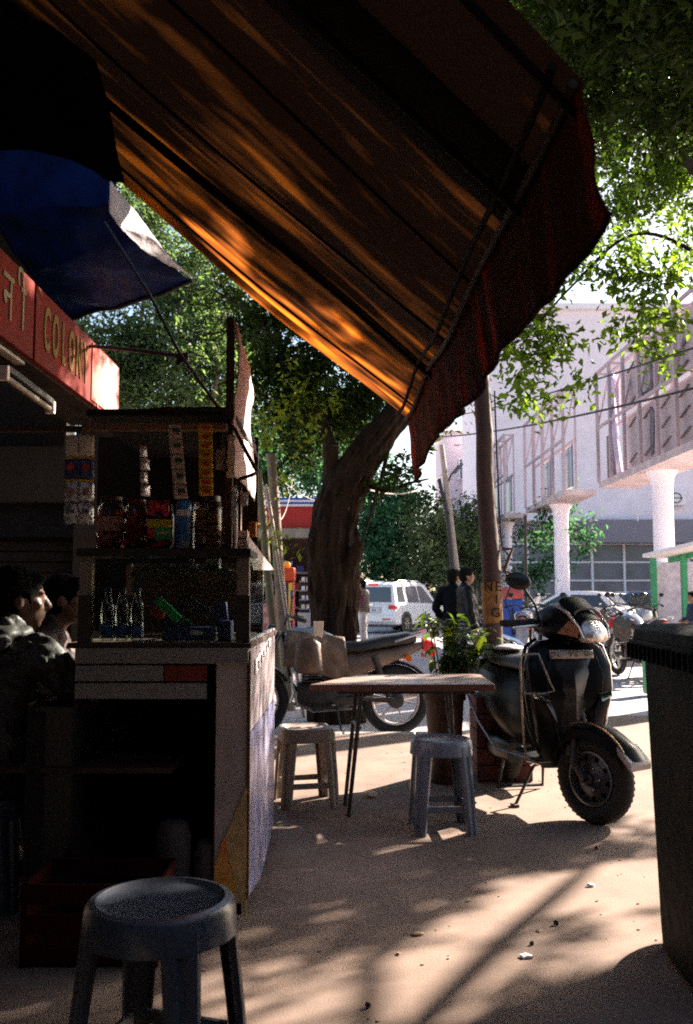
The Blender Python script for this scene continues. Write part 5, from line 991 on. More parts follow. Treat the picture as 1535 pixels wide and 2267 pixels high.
# ================================================================ MOTORCYCLE (local +X forward)
def motorcycle(t, body, cover, lite=False):
    m = {}
    BK, DS = M_['black'], M_['dsteel']
    for cx, nm in ((0.62, 'front'), (-0.62, 'rear')):
        part('tyre', B().torus((cx, 0, 0.3), 0.255, 0.045, 'Y', 40, 10), RB, t)
        part('rim', B().torus((cx, 0, 0.3), 0.205, 0.014, 'Y', 36, 6, sx=1.6), mat('silver_rim', (0.5, 0.47, 0.45), 0.35, 0.7), t)
        b = B()
        for k in range(6):
            a = 2*pi*k/6+0.2; b.bar((cx+0.04*cos(a), 0, 0.3+0.04*sin(a)), (cx+0.2*cos(a), 0, 0.3+0.2*sin(a)), 0.022, 0.016)
        part('spokes', b, mat('silver_rim', (0.5, 0.47, 0.45)), t); part('hub', B().lathe([(0.02, -0.07), (0.07, -0.055), (0.07, 0.055), (0.02, 0.07)], (cx, 0, 0.3), 20, 'Y'), DS, t)
        b = B()
        a0, a1 = (R(20), R(150)) if cx > 0 else (R(40), R(200))
        rings = []
        for k in range(13):
            a = a0+(a1-a0)*k/12; c = V(cx+0.33*cos(a), 0, 0.3+0.33*sin(a)); rd = V(cos(a), 0, sin(a)); rings.append([c+V(0, -0.06, 0)-rd*0.02, c+V(0, -.045, 0), c+rd*0.01, c+V(0, .045, 0), c+V(0, 0.06, 0)-rd*0.02, c+V(0, 0.05, 0)-rd*0.024, c-rd*0.002, c+V(0, -0.05, 0)-rd*0.024])
        part('mudguard', B().loft(rings), BK, t)
    for s_ in (-1, 1):
        part('fork_leg', B().tube([(0.62, s_*0.09, 0.3), (0.40, s_*0.09, 0.88)], 0.018, 8), M_['steel'], t)
        part('shock', B().tube([(-0.55, s_*0.11, 0.34), (-0.42, s_*0.11, 0.68)], 0.028, 10), DS, t)
        part('swing_arm', B().bar((-0.62, s_*0.1, 0.3), (-0.1, s_*0.09, 0.34), 0.025, 0.04), DS, t)
        part('handlebar', B().tube([(0.36, s_*0.05, 0.95), (0.34, s_*0.2, 1.02), (0.24, s_*0.33, 1.0)], 0.012, 8), DS, t)
        part('grip', B().tube([(0.27, s_*0.29, 1.005), (0.19, s_*0.39, 0.985)], 0.019, 10), M_['rubber'], t)
        part('mirror_stem', B().tube([(0.31, s_*0.22, 1.03), (0.30, s_*0.27, 1.17)], 0.006, 6), BK, t)
        part('mirror_housing', B().ball((0.30, s_*0.29, 1.2), (0.02, 0.055, 0.04)), BK, t)
        part('rear_indicator', B().tube([(-0.72, s_*0.08, 0.66), (-0.72, s_*0.15, 0.66)], [0.012, 0.03], 10), M_['amber'] if s_ > 0 else M_['tail'], t)
    part('tank', B().loft([sec(0.36, 0.05, 0.05, 0.76, 0.86), sec(0.28, 0.12, 0.09, 0.70, 0.92), sec(0.1, 0.15, 0.12, 0.69, 0.93), sec(-0.06, 0.12, 0.09, 0.69, 0.86), sec(-0.13, 0.08, 0.06, 0.70, 0.80)]), body, t)
    part('seat', B().loft([sec(-0.02, 0.08, 0.07, 0.73, 0.82), sec(-0.12, 0.13, 0.11, 0.70, 0.80), sec(-0.3, 0.14, 0.12, 0.70, 0.80), sec(-0.5, 0.13, 0.11, 0.74, 0.85), sec(-0.72, 0.12, 0.10, 0.77, 0.88), sec(-0.80, 0.08, 0.07, 0.79, 0.86)]), mat('seat_vinyl', (0.02, 0.018, 0.018)), t)
    part('side_panel', B().loft([sec(-0.05, 0.08, 0.06, 0.5, 0.70), sec(-0.25, 0.13, 0.10, 0.46, 0.71), sec(-0.45, 0.12, 0.1, 0.56, 0.73), sec(-0.75, 0.1, 0.08, 0.68, 0.78), sec(-0.9, 0.04, 0.04, 0.74, 0.80)]), mat('silver_bronze_panel', (0.2, 0.14, 0.1), 0.4, 0.3), t)
    part('tail_light', B().loft([sec(-0.86, 0.08, 0.065, 0.66, 0.83), sec(-0.95, 0.07, 0.055, 0.66, 0.80), sec(-0.98, 0.04, 0.03, 0.69, 0.77)]), M_['tail'], t)
    part('tail_mudguard', B().loft([[V(x, -w_, z), V(x, w_, z), V(x+0.02, w_, z-0.015), V(x+0.02, -w_, z-0.015)] for x, z, w_ in ((-0.84, 0.74, 0.08), (-0.95, 0.66, 0.10), (-1.04, 0.5, 0.10), (-1.10, 0.38, 0.09))]), mat('pale_mudguard', (0.62, 0.5, 0.47), 0.3), t)
    part('grab_bar', B().tube([(-0.6, -0.13, 0.80), (-0.82, -0.13, 0.87), (-0.95, -0.08, 0.91), (-0.95, 0.08, 0.91), (-0.82, 0.13, 0.87), (-0.6, 0.13, 0.80)], 0.012, 8), M_['steel'], t)
    part('engine', B().loft([sec(0.25, 0.08, 0.06, 0.28, 0.45), sec(0.1, 0.13, 0.1, 0.22, 0.5), sec(-0.15, 0.13, 0.1, 0.22, 0.46), sec(-0.25, 0.08, 0.08, 0.26, 0.4)]), DS, t)
    b = B()
    for k in range(6): b.box((0.12, 0, 0.47+k*0.028), (0.18, 0.2, 0.010))
    part('cylinder_fins', b, DS, t)
    part('headlamp', B().lathe([(0.03, -0.04), (0.085, 0.0), (0.09, 0.05), (0.06, 0.075), (0.01, 0.08)], (0.45, 0, 0.86), 18, 'X'), BK, t)
    part('frame_tube', B().tube([(0.38, 0, 0.88), (0.3, 0, 0.45), (0.1, 0, 0.22), (-0.25, 0, 0.24), (-0.2, 0, 0.68), (-0.8, 0, 0.74)], 0.016, 8), DS, t)
    part('exhaust', B().tube([(0.25, -0.09, 0.4), (0.3, -0.11, 0.28), (0.1, -0.13, 0.2), (-0.3, -0.14, 0.24), (-0.85, -0.15, 0.34)], [0.018, 0.02, 0.02, 0.035, 0.04], 10), mat('dull_chrome', (0.4, 0.36, 0.34), 0.3, 0.8), t)
    part('chain_cover', B().bar((-0.6, 0.12, 0.32), (-0.1, 0.12, 0.33), 0.02, 0.07, up=(0, 1, 0)), DS, t)
    part('leg_guard', B().tube([(0.3, 0, 0.5), (0.3, 0.2, 0.48), (0.27, 0.25, 0.38), (0.25, 0.2, 0.28), (0.25, 0, 0.27)], 0.011, 8), M_['steel'], t)
    part('footrest', B().box((-0.05, 0, 0.27), (0.05, 0.5, 0.03)), M_['rubber'], t)
    part('stand', B().tube([(-0.1, 0.1, 0.24), (-0.14, 0.22, 0.0)], 0.010, 6), DS, t)
mpos = P(868, 1560, 8.6)
mc = thing('parked_motorcycle', 'motorcycle with black seat, red tail lamp and cloth covered tank, parked behind the table', 'motorcycle', (mpos.x-0.62, 8.6, -0.15), R(180+4))
mc.scale = (1.06, 1.06, 1.09); motorcycle(mc, mat('tank_paint', (0.3, 0.32, 0.36), 0.2, 0.3, bump=0), None)
def covf(u, v):
    a = -0.25*pi+v*1.5*pi; x = 0.33-0.52*u; r_ = 0.165-0.03*abs(u-.5); q = V(x, cos(a)*r_*1.0, 0.74+0.2*sin(a)*(1 if sin(a) > 0 else 1.6)-0.09*u)
    return q+V(0, 0.012*noise.noise(V(u*9, v*16, 0))*1.5, 0.008*sin(v*40+u*9))
def cvf(u, v):
    x = 0.34-0.5*u; z = 0.90-0.06*u-0.36*v**1.1*(0.8+0.25*u); y = (0.10+0.1*min(1, v*3)-0.015*v)*-1
    return V(x-0.08*v*(u-.4), -y+0.014*sin(u*22+v*4)*v+0.02*noise.noise(V(u*6, v*6, 0)), z)
ck = mat('dusty_tank_cover', (0.13, 0.09, 0.06), 0.7, var=0.4, sc=6, bump=0.5, bsc=20, col2=(0.05, 0.05, 0.07), c2=0.62)
part('tank_cover', B().grid(cvf, 26, 20), ck, mc, solid=0.004, label='draped tan and dark tank cover cloth')
solo('plastic_bag', B().loft([[V(P(683, 1440, 8.15).x + w_*cos(a) + 0.012*sin(3*a+z*9), 8.15+0.07*sin(a)*s_, P(0, yp_, 8.15).z) for a in np.linspace(0, 2*pi, 21)[:-1]] for yp_, w_, s_, z in ((1490, 0.10, 0.7, 0), (1484, 0.125, 1, 1), (1450, 0.12, 1, 2), (1425, 0.10, 0.7, 3), (1412, 0.05, 0.4, 4))] ), mat('tan_plastic_bag', (0.15, 0.10, 0.07), 0.5, var=0.4, sc=6, bump=0.6, bsc=12, transl=0.3, col2=(0.5, 0.2, 0.12), c2=0.66), 'crumpled tan plastic bag hanging from the motorcycle handlebar', 'bag')
solo('paper_flap', B().prism([P(694, 1376, 8.2), P(717, 1376, 8.2), P(714, 1412, 8.2), P(696, 1405, 8.2)], (0, 0.01, 0)), M_['cream'], 'tan folded card sticking up behind the motorcycle handle', 'card')
# parked two-wheelers further off, right
rng_ = random.Random(3)
bodies = []
for k, (px, Y, rz, lb) in enumerate(((1408, 14.5, 100, 'dark parked motorcycle nearest the garbage bin rim, facing away'), (1385, 17.5, 60, 'parked motorcycle with a grey tank behind the scooter headlamp'), (1420, 19.5, 40, 'parked motorcycle beside the thick round column foot'), (1372, 21.5, 110, 'farther motorcycle parked in front of the white sedan boot'), (1210, 15.5, 80, 'parked motorcycle carrying a white helmet, behind the black scooter'), (1165, 17.5, 75, 'parked motorcycle right of the blue litter bin'), (1190, 21, 120, 'farthest motorcycle between the litter bin and the scooter mirror'), (1395, 23.5, 20, 'small motorcycle in front of the dark hatchback'))):
    x = P(px, 1400, Y).x; dup(mc, (x, Y, -0.15), R(rz), lb, 'two-wheelers parked in the background')
    
hx = P(1202, 1405, 15.3); hm = thing('helmet', 'white helmet with a red mark resting on a parked motorcycle', 'helmet', (hx.x, 15.3, hx.z-0.12))
part('helmet_shell', B().ball((0, 0, 0.13), (0.14, 0.15, 0.13), 20, 14), M_['white'], hm); part('red_mark', B().box((0.0, -0.146, 0.15), (0.12, 0.02, 0.045)), M_['redp'], hm, bevel=0.008); part('visor', B().box((0, -0.12, 0.05), (0.2, 0.07, 0.04)), M_['darkglass'], hm, bevel=0.01)
# ================================================================ CARS
def car(t, L, W, H, body, kind='suv'):
    """local +X forward, ground z=0"""
    if kind == 'suv':
        lo = [(-L/2, .55), (-L/2+.04, .9), (-L/2+.08, 1.02), (L*0.22, 1.02), (L*0.47, .92), (L/2, .7), (L/2, .4), (L/2-.1, .28), (-L/2+.1, .30), (-L/2, .42)]
        gh = [(-L/2+.10, 1.0), (-L/2+.22, H-.10), (-L/2+.5, H), (L*0.02, H), (L*0.10, H-.05), (L*0.26, 1.0)]
    else:
        lo = [(-L/2, .5), (-L/2+.03, .88), (-L/2+.15, .93), (L*0.22, .93), (L*0.46, .80), (L/2, .6), (L/2, .35), (L/2-.1, .22), (-L/2+.1, .24), (-L/2, .35)]
        gh = [(-L/2+.55, .90), (-L/2+1.05, H-.04), (-L/2+1.5, H), (L*0.02, H), (L*0.24, .90)]
    def ext(poly, w0, w1, zr):  # tumblehome
        ins = []
        for s_, in ((-1,), (1,)):
            ins.append([V(x, s_*(w0-(w0-w1)*max(0, (z-zr[0])/(zr[1]-zr[0]))), z) for x, z in poly])
        n = len(poly); vs = ins[0]+ins[1]
        return B().add(vs, [tuple(range(n)), tuple(range(2*n-1, n-1, -1))] + [((i+1) % n, i, n+i, n+(i+1) % n) for i in range(n)])
    part('body', ext(lo, W/2, W/2-.03, (0.3, 1.05)), body, t, bevel=0.05)
    zb = gh[0][1]; part('cabin', ext(gh, W/2-.05, W/2-.22, (zb, H)), body, t, bevel=0.045)
    yz = lambda z: (W/2-.05)-.17*(z-zb)/(H-zb)
    gx = [g for g in gh]
    if kind == 'suv': wins = [[(-L/2+.36, 1.08), (-L/2+.45, H-.17), (-L/2+.85, H-.15), (-L/2+.92, 1.08)], [(-L/2+1.1, 1.06), (-L/2+1.15, H-.14), (-L/2+1.95, H-.13), (-L/2+2.0, 1.04)], [(-L/2+2.1, 1.04), (-L/2+2.08, H-.13), (L*0.03, H-.14), (L*0.2, 1.03)]]
    else: wins = [[(-L/2+.8, .96), (-L/2+1.15, H-.12), (-L/2+1.9, H-.1), (-L/2+1.95, .95)], [(-L/2+2.05, .95), (-L/2+2.0, H-.1), (L*0.02, H-.1), (L*0.18, .95)]]
    for s_ in (-1, 1):
        for wn in wins:
            part('window', B().prism([V(x, s_*(yz(z)+0.004), z) for x, z in wn], (0, s_*0.012, 0)), M_['darkglass'], t)
        for cx in (-L/2+L*0.19, L/2-L*0.19):
            part('wheel_arch', B().lathe([(0.05, -.02), (0.40, -.02), (0.40, .02), (0.05, .02)], (cx, s_*(W/2-0.005), 0.36), 26, 'Y'), M_['black'], t)
            w_ = part('wheel', B().torus((cx, s_*(W/2-0.06), 0.35), 0.27, 0.09, 'Y', 28, 8), RB, t)
            b = B().lathe([(0.02, s_*.05), (0.06, s_*.06), (0.08, s_*.02), (0.02, 0)], (cx, s_*(W/2-0.04), 0.35), 16, 'Y')
            for k in range(6): a = k*pi/3; b.bar((cx+.05*cos(a), s_*(W/2-.0), .35+.05*sin(a)), (cx+.22*cos(a), s_*(W/2-.0), .35+.22*sin(a)), .05, .03)
            b.torus((cx, s_*(W/2-.02), .35), .225, .02, 'Y', 28, 6); part('rim', b, M_['steel'], w_)
        part('tail_light', B().box((-L/2+.10, s_*(W/2-.13), .90 if kind == 'suv' else .74), (.22, .27, .13)), M_['tail'], t, bevel=0.02)
        part('headlight', B().box((L/2-.14, s_*(W/2-.2), .74), (.2, .3, .14)), M_['chrome'], t, bevel=0.02)
        part('door_handle', B().box((-L/2+1.75, s_*(W/2-.02), .93 if kind == 'suv' else .85), (.16, .03, .03)), body, t)
        part('wing_mirror', B().ball((L*0.19, s_*(W/2+.07), 1.05 if kind == 'suv' else .98), (.06, .1, .08)), body, t)
    zt = H-.18
    if kind == 'suv':
        part('rear_window', B().prism([V(-L/2+.095+(z-1.0)*0.16, y, z) for y, z in ((-W/2+.2, 1.07), (W/2-.2, 1.07), (W/2-.27, zt), (-W/2+.27, zt))], (-.02, 0, 0)), M_['darkglass'], t)
        part('high_brake_light', B().box((-L/2+.2, 0, H-.09), (.1, .34, .06)), M_['tail'], t)
        part('plate_recess', B().box((-L/2+.0, 0, .80), (.06, .75, .20)), mat('dull_white', (0.55, 0.53, 0.56), 0.4), t, bevel=0.01)
        pl_ = part('number_plate', B().box((-L/2-.035, 0, .80), (.015, .5, .12)), M_['white'], t)
        for k in range(8):
            if k != 3: part('character', B().box((-L/2-.045, -.2+k*.057, .80), (.006, .034, .075)), M_['black'], pl_)
        part('badge', B().box((-L/2+.04, 0, .98), (.02, .13, .05)), M_['chrome'], t)
        part('bumper', B().box((-L/2+.05, 0, .52), (.24, W-.04, .26)), body, t, bevel=0.05)
        for s_ in (-1, 1): part('reflector', B().box((-L/2-.075, s_*(W/2-.3), .50), (.02, .3, .05)), M_['tail'], t)
        part('underbody', B().box((0, 0, .33), (L-.5, W-.25, .2)), M_['black'], t)
        for s_ in (-1, 1): part('roof_rail', B().tube([(-L/2+.6, s_*(W/2-.25), H-.0), (-L/2+.75, s_*(W/2-.25), H+.05), (0, s_*(W/2-.25), H+.04), (.1, s_*(W/2-.25), H-.02)], .016, 6), body, t)
    else:
        part('rear_window', B().prism([V(-L/2+.55+(z-.9)*1.0, y, z+.02) for y, z in ((-W/2+.22, .97), (W/2-.22, .97), (W/2-.3, H-.11), (-W/2+.3, H-.11))], (-.015, 0, .015)), M_['darkglass'], t)
        part('number_plate', B().box((-L/2-.01, 0, .62), (.02, .45, .11)), mat('dull_white', (0.55, 0.53, 0.56)), t)
        part('underbody', B().box((0, 0, .26), (L-.5, W-.25, .2)), M_['black'], t)
        part('rear_bumper', B().box((-L/2+.05, 0, .42), (.2, W-.05, .22)), body, t, bevel=0.04)
    part('windscreen', B().prism([V(L*0.26-(z-.95)*0.9, y, z+.02) for y, z in ((-W/2+.2, 1.0), (W/2-.2, 1.0), (W/2-.3, H-.1), (-W/2+.3, H-.1))], (.015, 0, .015)), M_['darkglass'], t)
g = P(905, 1397, 32)
suv = thing('parked_suv', 'white SUV seen from behind with red tail lamps, parked beyond the tree', 'car', (P(893, 1400, 32).x, 33.2, -0.15), R(60)); car(suv, 4.6, 1.86, 1.76, M_['carw'], 'suv')
sdn = thing('white_sedan', 'white sedan parked right of the middle round column', 'car', (P(1270, 1400, 26).x, 26.2, -0.15), R(150)); car(sdn, 4.2, 1.7, 1.42, M_['carw'], 'sedan')
sd2 = thing('silver_sedan', 'silver sedan with a bright windscreen between the white sedan and the thick column', 'car', (P(1375, 1400, 31).x, 31, -0.15), R(160)); car(sd2, 4.2, 1.7, 1.42, mat('car_silver', (0.42, 0.41, 0.44), 0.25, 0.5, bump=0, coat=.5), 'sedan')
sd3 = thing('dark_hatchback', 'dark blue parked car half hidden by the green post', 'car', (P(1425, 1400, 28).x, 28, -0.15), R(130)); car(sd3, 3.8, 1.65, 1.42, mat('car_dark_blue', (0.03, 0.05, 0.12), 0.2, bump=0, coat=.6), 'sedan')
yc = thing('yellow_car', 'pale yellow car passing behind the white SUV', 'car', (P(985, 1330, 38).x, 38, -0.15), R(10)); car(yc, 3.9, 1.6, 1.5, mat('car_yellow', (0.6, 0.45, 0.2), 0.3, bump=0, coat=.5), 'sedan')
# ================================================================ PEOPLE
def hand(b, w, d, L=0.17, side=1):
    d = d.normalized(); x, y = frame_z(d); b.ball(w+d*0.045, (0.038, 0.038, 0.04)) ; b2 = b
    for k in range(4):
        off = x*(k-1.5)*0.019; p0 = w+d*0.07+off; l = (0.062, 0.072, 0.068, 0.052)[k]; p1 = p0+d*l*0.5; p2 = p1+(d*0.8-y*side*0.6).normalized()*l*0.5
        cap_(b, w+d*0.03+off*.8, p0, 0.014, 0.0105, 8); cap_(b, p0, p1, 0.0105, 0.0098, 8); cap_(b, p1, p2, 0.0098, 0.009, 8)
    th = w+d*0.02-x*0.03; t1 = th+(d-x*0.9).normalized()*0.035; t2 = t1+(d*1.0-x*.2).normalized()*0.03; cap_(b, w+d*.015, th, 0.016, 0.014, 8); cap_(b, th, t1, 0.014, 0.012, 8); cap_(b, t1, t2, 0.012, 0.010, 8)
def head(b, c, yaw=0, s=1.0):
    M = Matrix.Translation(c) @ Matrix.Rotation(yaw, 4, 'Z') @ Matrix.Scale(s, 4); q = B()
    q.ball((-0.01, 0, 0.025), (0.098, 0.077, 0.10), 20, 14); q.ball((0.022, 0, -0.04), (0.072, 0.060, 0.075), 18, 12); q.ball((0.055, 0, -0.085), (0.028, 0.030, 0.024), 12, 8)
    cap_(q, (0.088, 0, 0.022), (0.108, 0, -0.018), 0.010, 0.0155, 10); q.ball((0.103, 0, -0.022), (0.014, 0.019, 0.011))
    q.ball((0.086, 0, -0.048), (0.012, 0.024, 0.006)); q.ball((0.084, 0, -0.060), (0.012, 0.021, 0.007))
    for s_ in (-1, 1):
        q.ball((0.078, s_*0.031, 0.036), (0.014, 0.022, 0.008)); q.ball((0.060, s_*0.045, -0.01), (0.022, 0.018, 0.02)); q.ball((-0.008, s_*0.079, -0.003), (0.018, 0.010, 0.031))
    b.join(q.xf(M)); return M
def person(label, loc, rz, H, pose, mats, group=None, hairlen=0, headyaw=0, vox=0.0095, fold=0.006, vest=None, stripes=False):
    t = thing('person', label, 'person', loc, rz, group); J = pose; k = H/1.7
    body = B(); M = head(body, J['head'], headyaw, k)
    hd = J['head']; cap_(body, J['neck'], hd+V(-0.01, 0, -0.06), 0.058, 0.052)
    sh, hp = J['sh'], J['hip']; up_ = ((sh[0]+sh[1])/2-(hp[0]+hp[1])/2)
    def torso(b, g):
        mh, ms = (hp[0]+hp[1])/2, (sh[0]+sh[1])/2; ax = (hp[1]-hp[0]).normalized(); sx = (sh[1]-sh[0]).normalized(); n_ = 9; rings = []
        for i in range(n_):
            t_ = i/(n_-1); c = mh.lerp(ms, t_)+J['bend']*sin(pi*t_); a_ = ax.lerp(sx, t_).normalized(); f_ = up_.normalized().cross(a_)
            w_ = (0.165, 0.168, 0.16, 0.15, 0.155, 0.17, 0.18, 0.17, 0.12)[i]*k+g; d_ = (0.11, 0.125, 0.125, 0.115, 0.115, 0.12, 0.12, 0.105, 0.075)[i]*k+g
            rings.append([c+a_*w_*cos(2*pi*j/20)+f_*d_*sin(2*pi*j/20) for j in range(20)])
        b.loft(rings); cap_(b, sh[0], sh[1], 0.06*k+g, 0.06*k+g)
    def arm(b, i, g, cuff=1.0):
        s_, e_, w_ = sh[i], J['el'][i], J['wr'][i]; cap_(b, s_, e_, 0.058*k+g, 0.043*k+g); cap_(b, e_, e_.lerp(w_, cuff), 0.043*k+g, 0.03*k+g*1.1)
    def leg(b, i, g, cuff=1.0):
        h_, n_, a_ = hp[i], J['kn'][i], J['an'][i]; cap_(b, h_, n_, 0.088*k+g, 0.058*k+g); cap_(b, n_, n_.lerp(a_, cuff), 0.058*k+g, 0.042*k+g*1.3)
    torso(body, 0)
    for i in (0, 1):
        arm(body, i, 0); leg(body, i, 0); d = J['wr'][i]-J['el'][i]; hand(body, J['wr'][i], d, side=1 if i else -1)
        cap_(body, J['an'][i]-V(0, 0, 0.03), J['an'][i]+J['ft']*0.14*k-V(0, 0, 0.05), 0.04, 0.03)
    bd = part('body', remeshed(body, vox, 3), mats['skin'], t)
    top = B(); torso(top, 0.02)
    for i in (0, 1): arm(top, i, 0.017, 0.96)
    cap_(top, J['neck']-V(0, 0, 0.02), J['neck']+V(0, 0, 0.035), 0.075, 0.068)
    sd_ = random.random()*50
    fd_ = lambda p: fold*1.6*noise.noise(V(p.x*9+p.z*8, p.y*9, p.z*14+sd_))+fold*1.2*abs(noise.noise(V(p.x*22, p.y*22, p.z*20+p.x*20+sd_)))
    part('jacket' if not vest else 'shirt', remeshed(top, vox*1.15, 2, fd_), mats['top'], t)
    if vest:
        v_ = B(); torso(v_, 0.032); part('vest', remeshed(v_, vox*1.2, 2, fd_), vest, t)
    tr = B()
    for i in (0, 1): leg(tr, i, 0.016, 0.97)
    cap_(tr, hp[0], hp[1], 0.11*k, 0.11*k); mh = (hp[0]+hp[1])/2; tr.ball(mh+V(0, 0, .04), (0.135*k, 0.165*k, 0.10*k))
    part('trousers', remeshed(tr, vox*1.15, 2, fd_), mats['legs'], t)
    for i in (0, 1):
        s_ = B(); a_ = J['an'][i]; cap_(s_, a_-V(0, 0, 0.035), a_+J['ft']*0.15*k-V(0, 0, 0.045), 0.047, 0.036); part('shoe', s_, M_['black'], t)
    hr = B(); hr.ball((-0.018, 0, 0.038), (0.104, 0.086, 0.100), 22, 14); hr.ball((-0.045, 0, -0.01), (0.072, 0.080, 0.085), 18, 12); hr.ball((0.045, 0, 0.092), (0.05, 0.062, 0.03), 14, 8)
    if hairlen: hr.ball((-0.03, 0, 0.06), (0.10, 0.095, 0.09), 20, 12)
    part('hair', remeshed(hr.xf(M), vox, 1, lambda p: 0.006*noise.noise(p*45)), mats.get('hair', M_['hair']), t)
    return t, J
def stand(H, arms, lean=0.0):
    k = H/1.7; f = lambda x, y, z: V(x*k, y*k, z*k)
    J = dict(head=f(0.03+lean, 0, 1.585), neck=f(-0.01+lean*.7, 0, 1.42), sh=[f(-0.02+lean*.6, -0.17, 1.38), f(-0.02+lean*.6, 0.17, 1.38)], hip=[f(0, -0.09, 0.92), f(0, 0.09, 0.92)], kn=[f(0.03, -0.1, 0.5), f(0.0, 0.1, 0.5)], an=[f(-0.02, -0.11, 0.085), f(-0.03, 0.12, 0.085)], bend=f(0.02, 0, 0), ft=V(1, 0, 0))
    if arms == 'front': J['el'] = [f(0.0, -0.25, 1.12), f(0.0, 0.25, 1.12)]; J['wr'] = [f(0.22, -0.14, 1.08), f(0.22, 0.14, 1.08)]
    elif arms == 'pocket': J['el'] = [f(-0.08, -0.27, 1.13), f(-0.08, 0.27, 1.13)]; J['wr'] = [f(0.06, -0.21, 0.93), f(0.06, 0.21, 0.93)]
    else: J['el'] = [f(-0.03, -0.24, 1.1), f(-0.03, 0.24, 1.1)]; J['wr'] = [f(0.04, -0.25, 0.86), f(0.04, 0.25, 0.86)]
    return J
person('man in khaki vest and maroon sleeves standing beside the white SUV', (P(806, 1400, 21.5).x, 21.5, -0.15), R(165), 1.66, stand(1.66, 'front', 0.03), dict(skin=M_['skin'], top=mat('maroon_cloth', (0.13, 0.03, 0.06), 0.8), legs=mat('pale_trousers', (0.5, 0.45, 0.43), 0.8)), vest=mat('khaki_vest', (0.17, 0.12, 0.09), 0.8), vox=0.012)
lj = mat('leather_jacket', (0.004, 0.004, 0.005), 0.45, bump=0.2, bsc=40, spec=0.2)
pc, _ = person('bareheaded man in black leather jacket over a pale shirt, looking right, beside the leaning pole', (P(1036, 1400, 13).x, 13, -0.15), R(8), 1.68, stand(1.68, 'down', -0.03), dict(skin=M_['skin'], top=lj, legs=mat('dark_trousers', (0.009, 0.009, 0.011), 0.85)), vox=0.011, fold=0.009, headyaw=R(-5))
fx_ = B().loft([[V(0.115+0.01*u, -0.03, 1.36-0.42*u), V(0.14+0.01*u, -0.06, 1.36-0.42*u), V(0.15, 0.05, 1.36-0.42*u), V(0.12, 0.07, 1.36-0.42*u)] for u in (0, .5, 1)]); part('shirt_front', fx_, M_['cream'], pc)
pb_, _ = person('man in dark jacket with a small red sleeve mark, left of the leather jacketed man', (P(1006, 1400, 13.7).x, 13.7, -0.15), R(60), 1.68, stand(1.68, 'pocket', 0.0), dict(skin=M_['skin'], top=mat('navy_black_cloth', (0.004, 0.004, 0.006), 0.8, spec=0.1), legs=mat('dark_trousers', (0.02, 0.02, 0.025))), vox=0.011, fold=0.009, headyaw=R(-25))
part('red_mark', B().box((-0.155, -0.15, 1.26), (0.02, 0.05, 0.05)), M_['redp'], pb_, bevel=0.006)
pe_, _ = person('man in dark blue standing at the right border beyond the garbage bin', (P(1541, 1400, 15.5).x, 15.5, -0.15), R(190), 1.36, stand(1.36, 'front', 0.03), dict(skin=M_['skin'], top=mat('dark_blue_cloth', (0.02, 0.03, 0.07), 0.8), legs=mat('dark_trousers', (0.02, 0.02, 0.025))), vox=0.013)
def sit(H, reach=0.0):
    J = dict(head=V(0.09, 0, 1.125), neck=V(0.02, 0, 0.97), sh=[V(0.0, -0.19, 0.915), V(0.0, 0.19, 0.915)], hip=[V(-0.02, -0.10, 0.50), V(-0.02, 0.10, 0.50)], kn=[V(0.40, -0.14, 0.50), V(0.40, 0.15, 0.50)], an=[V(0.40, -0.15, 0.085), V(0.38, 0.16, 0.085)], bend=V(-0.04, 0, 0), ft=V(1, 0, 0))
    J['el'] = [V(0.16, -0.30, 0.72), V(0.14, 0.27, 0.70)]; J['wr'] = [V(0.36, -0.20, 0.74), V(0.36, 0.18, 0.72)]
    return J
js = sit(1.7); js['el'][0] = V(0.12, -0.31, 0.78); js['wr'][0] = V(0.30, -0.16, 0.72)
hx_ = P(42, 1330, 3.62)
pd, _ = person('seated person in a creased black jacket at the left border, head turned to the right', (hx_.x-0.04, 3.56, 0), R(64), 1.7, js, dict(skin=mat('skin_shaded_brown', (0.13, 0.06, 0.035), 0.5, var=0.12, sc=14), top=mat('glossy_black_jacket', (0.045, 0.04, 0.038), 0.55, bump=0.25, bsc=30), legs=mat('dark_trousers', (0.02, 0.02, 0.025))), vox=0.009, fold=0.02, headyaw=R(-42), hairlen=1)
hood = B(); hood.torus((0.0, 0, 1.0), 0.085, 0.036, 'Z', 24, 10); hood.ball((-0.09, 0, 0.97), (0.07, 0.12, 0.05)); part('collar', remeshed(hood, 0.009, 2, lambda p: 0.014*noise.noise(p*22)), MC['glossy_black_jacket'], pd)
tt = thing('plastic_stool', 'plain dark stool under the seated person at the left border', 'stool', (hx_.x-0.05, 3.54, 0), 0); stool_parts(tt, gs, 0.15, 0.40)
h2 = P(143, 1345, 4.35)
person('second seated person in a dark checked shirt behind the first, beside the kiosk', (h2.x-0.09, 4.36, 0), R(5), 1.62, sit(1.62), dict(skin=M_['skin'], top=mat('dark_check_cloth', (0.06, 0.035, 0.03), 0.7, var=0.6, sc=25), legs=mat('dark_trousers', (0.02, 0.02, 0.025))), vox=0.011, fold=0.014)
tt = thing('plastic_stool', 'plain dark stool under the second seated person', 'stool', (h2.x-0.12, 4.36, 0), 0); stool_parts(tt, gs, 0.15, 0.40)
